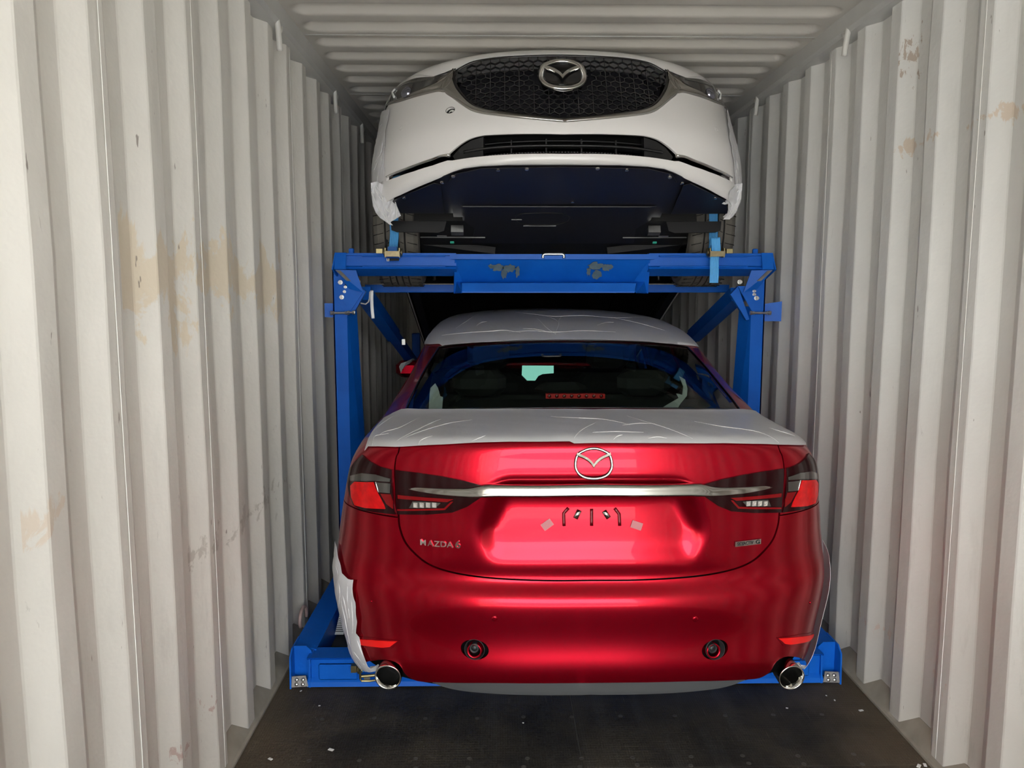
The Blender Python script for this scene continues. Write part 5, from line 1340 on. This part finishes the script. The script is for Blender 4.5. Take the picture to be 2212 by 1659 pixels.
# white tie strap and bent rod hanging under the rack's left corner
TS = thing('tie_strap', 'short white flat strap hanging under the left corner of the rack', 'strap', tuple(at(805, 640, 3.97)))
pts = spl([at(803, 628, 3.99), at(803, 650, 3.97), at(804, 670, 3.95), at(806, 688, 3.95)], 5)
b = MB(); b.tube(pts, .0085, 10, flat_=.45, up=(0, 1, 0)); b.build('strap', M['lampw'], TS, smooth=True)
b = MB(); b.tube([at(x, y, 3.99) for x, y in ((799, 630), (798, 645), (796, 652), (790, 657), (779, 655))], .0035, 8); b.build('bent_rod', M['ring'], TS, smooth=True, label='thin bent rod')

# ------------------------------------------------------------------ protective films
def creases(sf, root, lines_, vr, off, r=.0018, name='crease'):
    b = MB()
    for ln in lines_:
        sv = spl(sf.inv(ln, vr), 5); Pp = sf.pos(sv[:, 0], sv[:, 1])+sf.nor(sv[:, 0], sv[:, 1])*off
        n_ = len(Pp); rr = [r*max(.25, math.sin(PI*(i+.6)/(n_+.2))) for i in range(n_)]
        b.tube(Pp, rr, 5, flat_=.8, up=sf.nor(sv[:, 0], sv[:, 1]))
    return b.build(name, M['crease'], root, smooth=True, kind='stuff', label='sharp wrinkles in the film')
def film(name, label, sf, pts, mat, vr, loc, off=.004, step=.02, amp=.0015, freq=1.0, cr=(), group=None, crr=.0018, sv=None):
    t = thing(name, label, 'film', loc, group)
    p = sf.inv(pts, vr) if sv is None else sv
    rn = np.random.RandomState(len(label)); ph_ = rn.rand(6)*6.28; kx = rn.uniform(8, 26, 6)*freq; kv = rn.uniform(-26, 26, 6)*freq
    def fo(s, v): return amp*sum(np.abs(np.sin(kx[i]*s+kv[i]*v+ph_[i])) for i in range(6))/3
    panel(sf, 'film_sheet', p, M[mat], t, step=step, off=off, thick=.001, offf=fo)
    if len(cr): creases(sf, t, cr, vr, off+amp*.9+.001, crr)
    return t
# boot film (red car)
vt = (vR[20], vR[26])
deck = [(790, 975), (797, 966), (820, 966), (856, 967), (910, 964), (970, 961), (1030, 958), (1100, 956), (1170, 956), (1230, 955), (1240, 959), (1284, 958.5), (1400, 958.5), (1480, 959), (1560, 959), (1640, 960.5), (1680, 962), (1738, 963), (1741, 955), (1722, 930), (1700, 915), (1660, 900), (1634, 888), (1604, 886), (1450, 887), (1284, 887), (1100, 886), (912, 886), (882, 885), (868, 886), (850, 894), (830, 905), (812, 925), (797, 950)]
cr = [[(800, 960), (812, 930), (835, 912), (857, 897)], [(808, 955), (830, 937), (858, 929), (878, 920), (905, 905)], [(860, 955), (890, 938), (930, 918), (955, 908)], [(878, 948), (920, 932), (970, 918), (1020, 910)], [(806, 965), (812, 945), (840, 940)],
      [(1190, 903), (1240, 906), (1290, 908), (1330, 914), (1360, 921)], [(1240, 950), (1260, 930), (1290, 915)], [(1355, 902), (1400, 916), (1430, 925), (1470, 940), (1495, 951)], [(1345, 922), (1380, 918), (1415, 919)], [(1280, 938), (1330, 936), (1390, 938)],
      [(1325, 952), (1335, 945), (1345, 943)], [(1500, 914), (1560, 925), (1630, 935), (1680, 959)], [(1400, 950), (1420, 947), (1440, 950)], [(1660, 928), (1685, 935), (1715, 945)], [(1020, 956), (1040, 948), (1050, 944)], [(905, 962), (912, 953), (935, 945)]]
FILM1 = film('boot_film', 'milky wrinkled protective film stretched over the red boot lid', sfR, deck, 'film', vt, (XC, 2.9, 1.1), step=.022, cr=cr)
vt = (vR[28], vR[36])
rf = [(938, 745), (950, 745), (956, 749), (962, 747), (1030, 742), (1120, 737), (1200, 735), (1300, 736), (1400, 740), (1460, 746), (1511, 749), (1500, 725), (1487, 706), (1468, 694), (1440, 686), (1380, 676), (1300, 670), (1200, 667.5), (1100, 668), (1020, 672), (968, 677), (950, 690), (930, 715), (912, 742)]
cr = [[(985, 712), (1010, 695), (1030, 682), (1047, 676)], [(1030, 706), (1040, 699), (1052, 697)], [(955, 727), (1000, 722), (1060, 718), (1090, 716), (1125, 721)], [(1100, 720), (1150, 717), (1200, 720), (1260, 717), (1330, 720)], [(1115, 677), (1160, 682), (1200, 686), (1260, 684), (1330, 689), (1400, 688)],
      [(1175, 683), (1205, 697), (1200, 725)], [(1205, 697), (1213, 686)], [(1160, 690), (1180, 710), (1200, 724)], [(1320, 688), (1360, 696), (1400, 706), (1440, 718)], [(1130, 712), (1160, 714), (1185, 720)], [(1290, 705), (1310, 699), (1325, 699)], [(1070, 676), (1085, 669)], [(912, 735), (922, 727), (930, 722)]]
FILM2 = film('roof_film', 'milky wrinkled protective film over the roof of the red car', sfR, rf, 'film', vt, (XC, 4.2, 1.4), step=.03, cr=cr)
# corner films on the red car's flanks
vt = (0, vR[17])
l1 = [(722, 1168), (733, 1180), (741, 1222), (745, 1238), (757, 1250), (763, 1252), (768, 1252), (766, 1270), (772, 1300), (777, 1340), (775, 1365), (781, 1375), (784, 1395), (793, 1420), (800, 1436), (806, 1440), (816, 1436), (819, 1434), (816, 1446), (800, 1447), (785, 1442), (765, 1420), (750, 1395), (742, 1365), (733, 1325), (726, 1285), (722, 1240)]
cr = [[(728, 1200), (736, 1240), (742, 1290), (750, 1330), (758, 1370), (768, 1410), (785, 1438)], [(758, 1252), (756, 1290), (760, 1330), (758, 1365)], [(766, 1262), (765, 1300), (768, 1350), (764, 1380)], [(745, 1275), (752, 1310), (757, 1340), (760, 1375)], [(744, 1270), (738, 1300), (735, 1330)], [(757, 1380), (770, 1405), (792, 1432)], [(752, 1395), (765, 1418), (782, 1438)], [(774, 1368), (780, 1390), (795, 1425)]]
cl_sv = sfR.inv(l1, vt); cl_sv[:, 0] = np.clip(cl_sv[:, 0], -1, -.5)
FILM3 = film('corner_film', 'crumpled white film hanging off the left rear corner of the red car', sfR, l1, 'filmw', vt, (-.88, 2.8, .5), step=.012, amp=.004, freq=2.2, cr=cr, crr=.0022, sv=cl_sv, off=.006)
r1 = [(1783, 1185), (1790, 1215), (1788, 1290), (1785, 1330), (1777, 1372), (1765, 1400), (1752, 1425), (1742, 1441), (1735, 1444), (1726, 1438), (1721, 1431), (1730, 1436), (1740, 1436), (1750, 1418), (1762, 1392), (1771, 1372), (1779, 1335), (1782, 1290), (1785, 1215)]
svr = sfR.inv(r1, vt); svr = np.vstack([[(1, svr[0][1]), (1, svr[4][1]), (1, svr[6][1]), (.985, svr[8][1])], svr[9:12], svr[14:]]); svr[4:, 0] = np.clip(svr[4:, 0], 0, .955)
FILM4 = film('corner_film', 'narrow strip of white film edging the right rear corner of the red car', sfR, r1, 'filmw', vt, (.94, 2.8, .5), step=.012, amp=.002, sv=svr, off=.018)
# film on the left door mirror
mf = thing('mirror_film', 'white film draped over the left door mirror of the red car', 'film', tuple(at(875, 790, 5.3)))
ptsm = [at(x, y, Y) for x, y, Y in ((866, 806, 5.25), (862, 792, 5.25), (866, 785, 5.27), (878, 781, 5.30), (892, 774, 5.4), (896, 776, 5.45), (884, 786, 5.27), (874, 790, 5.24), (869, 798, 5.24))]
MB().prism(ptsm, (0, .004, 0)).build('film_sheet', M['filmw'], mf)
# films on the white car's bumper corners
def wf(name, label, pts, cr, side, **k):
    sv = sfW.inv(pts, (0, vW[12])); 
    return film(name, label, sfW, pts, 'filmw', (0, vW[12]), tuple(at(*pts[0], 3.8)), step=.012, amp=.0045, freq=2.4, cr=cr, crr=.0022, off=.005, **k)
l2 = [(833, 338), (834, 372), (833, 392), (826, 398), (812, 395), (802, 400), (801, 380), (800, 340), (801, 300), (806, 260), (813, 240), (845, 238), (842, 262), (836, 282), (836, 315)]
wf('corner_film', 'white film covering the left end of the white car\'s front bumper', l2, [[(833, 300), (826, 335), (812, 370), (804, 395)], [(833, 345), (828, 370), (826, 395)], [(836, 318), (822, 340), (806, 375)], [(838, 270), (832, 300), (828, 320)], [(812, 262), (824, 276), (838, 262)], [(806, 300), (804, 350), (803, 390)], [(829, 345), (820, 385), (818, 395)], [(831, 330), (824, 360), (821, 380)]], -1)
r2 = [(1580, 345), (1583, 375), (1585, 400), (1572, 412), (1570, 427), (1577, 440), (1600, 430), (1603, 400), (1601, 360), (1597, 310), (1592, 265), (1586, 243), (1566, 236), (1568, 262), (1572, 300), (1577, 330)]
wf('corner_film', 'white film covering the right end of the white car\'s front bumper', r2, [[(1582, 350), (1587, 380), (1588, 405), (1580, 422)], [(1588, 350), (1592, 385), (1593, 410), (1583, 436)], [(1594, 300), (1598, 340), (1601, 380), (1599, 420)], [(1585, 345), (1590, 370), (1592, 395)], [(1590, 262), (1596, 300), (1600, 350)], [(1575, 425), (1583, 415), (1590, 405)], [(1566, 240), (1568, 250)]], 1)
# loose tails of film below the bumper corners
def loose(name, label, px_, cr, Y, mat='filmw', dY=.02):
    t = thing(name, label, 'film', tuple(at(*px_[0], Y))); rnd = random.Random(len(label))
    pl = np.array(px_, float); lo, hi = pl.min(0), pl.max(0)
    g = np.array([(x, y) for x in np.arange(lo[0]+3, hi[0], 4) for y in np.arange(lo[1]+3, hi[1], 4)])
    g = g[inside(pl, g) & (polydist(pl, g) > 1.5)] if len(g) else g
    P2 = []
    for i in range(len(pl)):
        a, c = pl[i], pl[(i+1) % len(pl)]; k = max(1, int(np.hypot(*(c-a))/5)); P2 += [a+(c-a)*j/k for j in range(k)]
    n = len(P2); allp = P2+list(g)
    r = delaunay_2d_cdt([Vector(q) for q in allp], [(i, (i+1) % n) for i in range(n)], [], 0, 1e-4)
    vv = np.array([(q[0], q[1]) for q in r[0]]); T = np.array([f for f in r[2] if len(f) == 3]); T = T[inside(pl, vv[T].mean(1))]
    V = []
    for x, y in vv:
        w_ = dY*(.5*math.sin(x*.35+y*.08)+.35*math.sin(x*.13-y*.21)+.3*abs(math.sin(x*.22+y*.17)))
        V.append(at(x, y, Y+w_))
    V = np.array(V); n2 = len(V); F_ = [tuple(map(int, f)) for f in T]; V = np.vstack([V, V+[0, .0015, 0]]); F_ += [tuple(i+n2 for i in f[::-1]) for f in F_]
    mk('film_sheet', V, F_, M[mat], t, smooth=True)
    b = MB()
    for ln in cr: b.tube([at(x, y, Y-.006) for x, y in spl(ln, 5)], .0022, 5)
    if cr: b.build('crease', M['crease'], t, smooth=True, kind='stuff', label='sharp wrinkles in the film')
loose('film_tail', 'gathered white film tail hanging below the left end of the white bumper', [(801, 395), (814, 392), (826, 398), (833, 396), (842, 424), (849, 423), (854, 437), (866, 466), (853, 474), (843, 480), (849, 487), (841, 485), (836, 481), (820, 470), (812, 460), (806, 446), (802, 420)],
      [[(803, 415), (812, 440), (826, 462), (838, 480)], [(826, 425), (829, 445), (835, 470), (840, 482)], [(808, 405), (818, 425), (828, 436)], [(852, 430), (857, 450), (856, 470)], [(830, 448), (842, 459), (838, 450)], [(812, 400), (822, 420), (826, 430)]], 3.70)
loose('film_tail', 'gathered white film tail hanging below the right end of the white bumper', [(1571, 418), (1578, 408), (1586, 398), (1604, 396), (1602, 420), (1600, 436), (1594, 448), (1592, 456), (1580, 470), (1576, 474), (1562, 474), (1570, 466), (1573, 452), (1573, 440), (1566, 442), (1559, 440), (1569, 432)],
      [[(1577, 425), (1586, 415), (1594, 402)], [(1576, 440), (1583, 455), (1574, 468)], [(1575, 452), (1580, 462)], [(1598, 430), (1590, 450), (1575, 468)], [(1579, 430), (1587, 420), (1597, 410)]], 3.70)
loose('film_scrap', 'scrap of white film curled behind the left exhaust tip', [(800, 1440), (812, 1438), (819, 1433), (820, 1440), (815, 1449), (806, 1449), (796, 1446)], [[(803, 1443), (812, 1440), (818, 1436)]], 2.68)
loose('film_scrap', 'small crumpled white film scrap above the right exhaust tip', [(1720, 1432), (1727, 1431), (1730, 1436), (1742, 1438), (1738, 1444), (1732, 1445), (1726, 1440)], [[(1723, 1434), (1730, 1441), (1736, 1441)]], 2.70)
# plastic sheets seen through the rear window
for lab, poly, Yp in (('crumpled clear plastic cover behind the left of the rear window', [(940, 828), (946, 838), (951, 856), (957, 858), (955, 884), (926, 884), (928, 850), (930, 838)], 3.42), ('crumpled clear plastic cover behind the right of the rear window', [(1467, 812), (1480, 820), (1485, 840), (1484, 855), (1470, 872), (1462, 885), (1425, 885), (1440, 875), (1466, 860), (1461, 850), (1474, 853), (1476, 835)], 3.42)):
    pp_ = [at(x, y, Yp+.02*math.sin(i*2.1)) for i, (x, y) in enumerate(poly)]
    MB().prism([at(x, y, Yp) for x, y in poly], (0, .004, 0)).build('plastic_cover', M['filmw'], RED, label=lab)
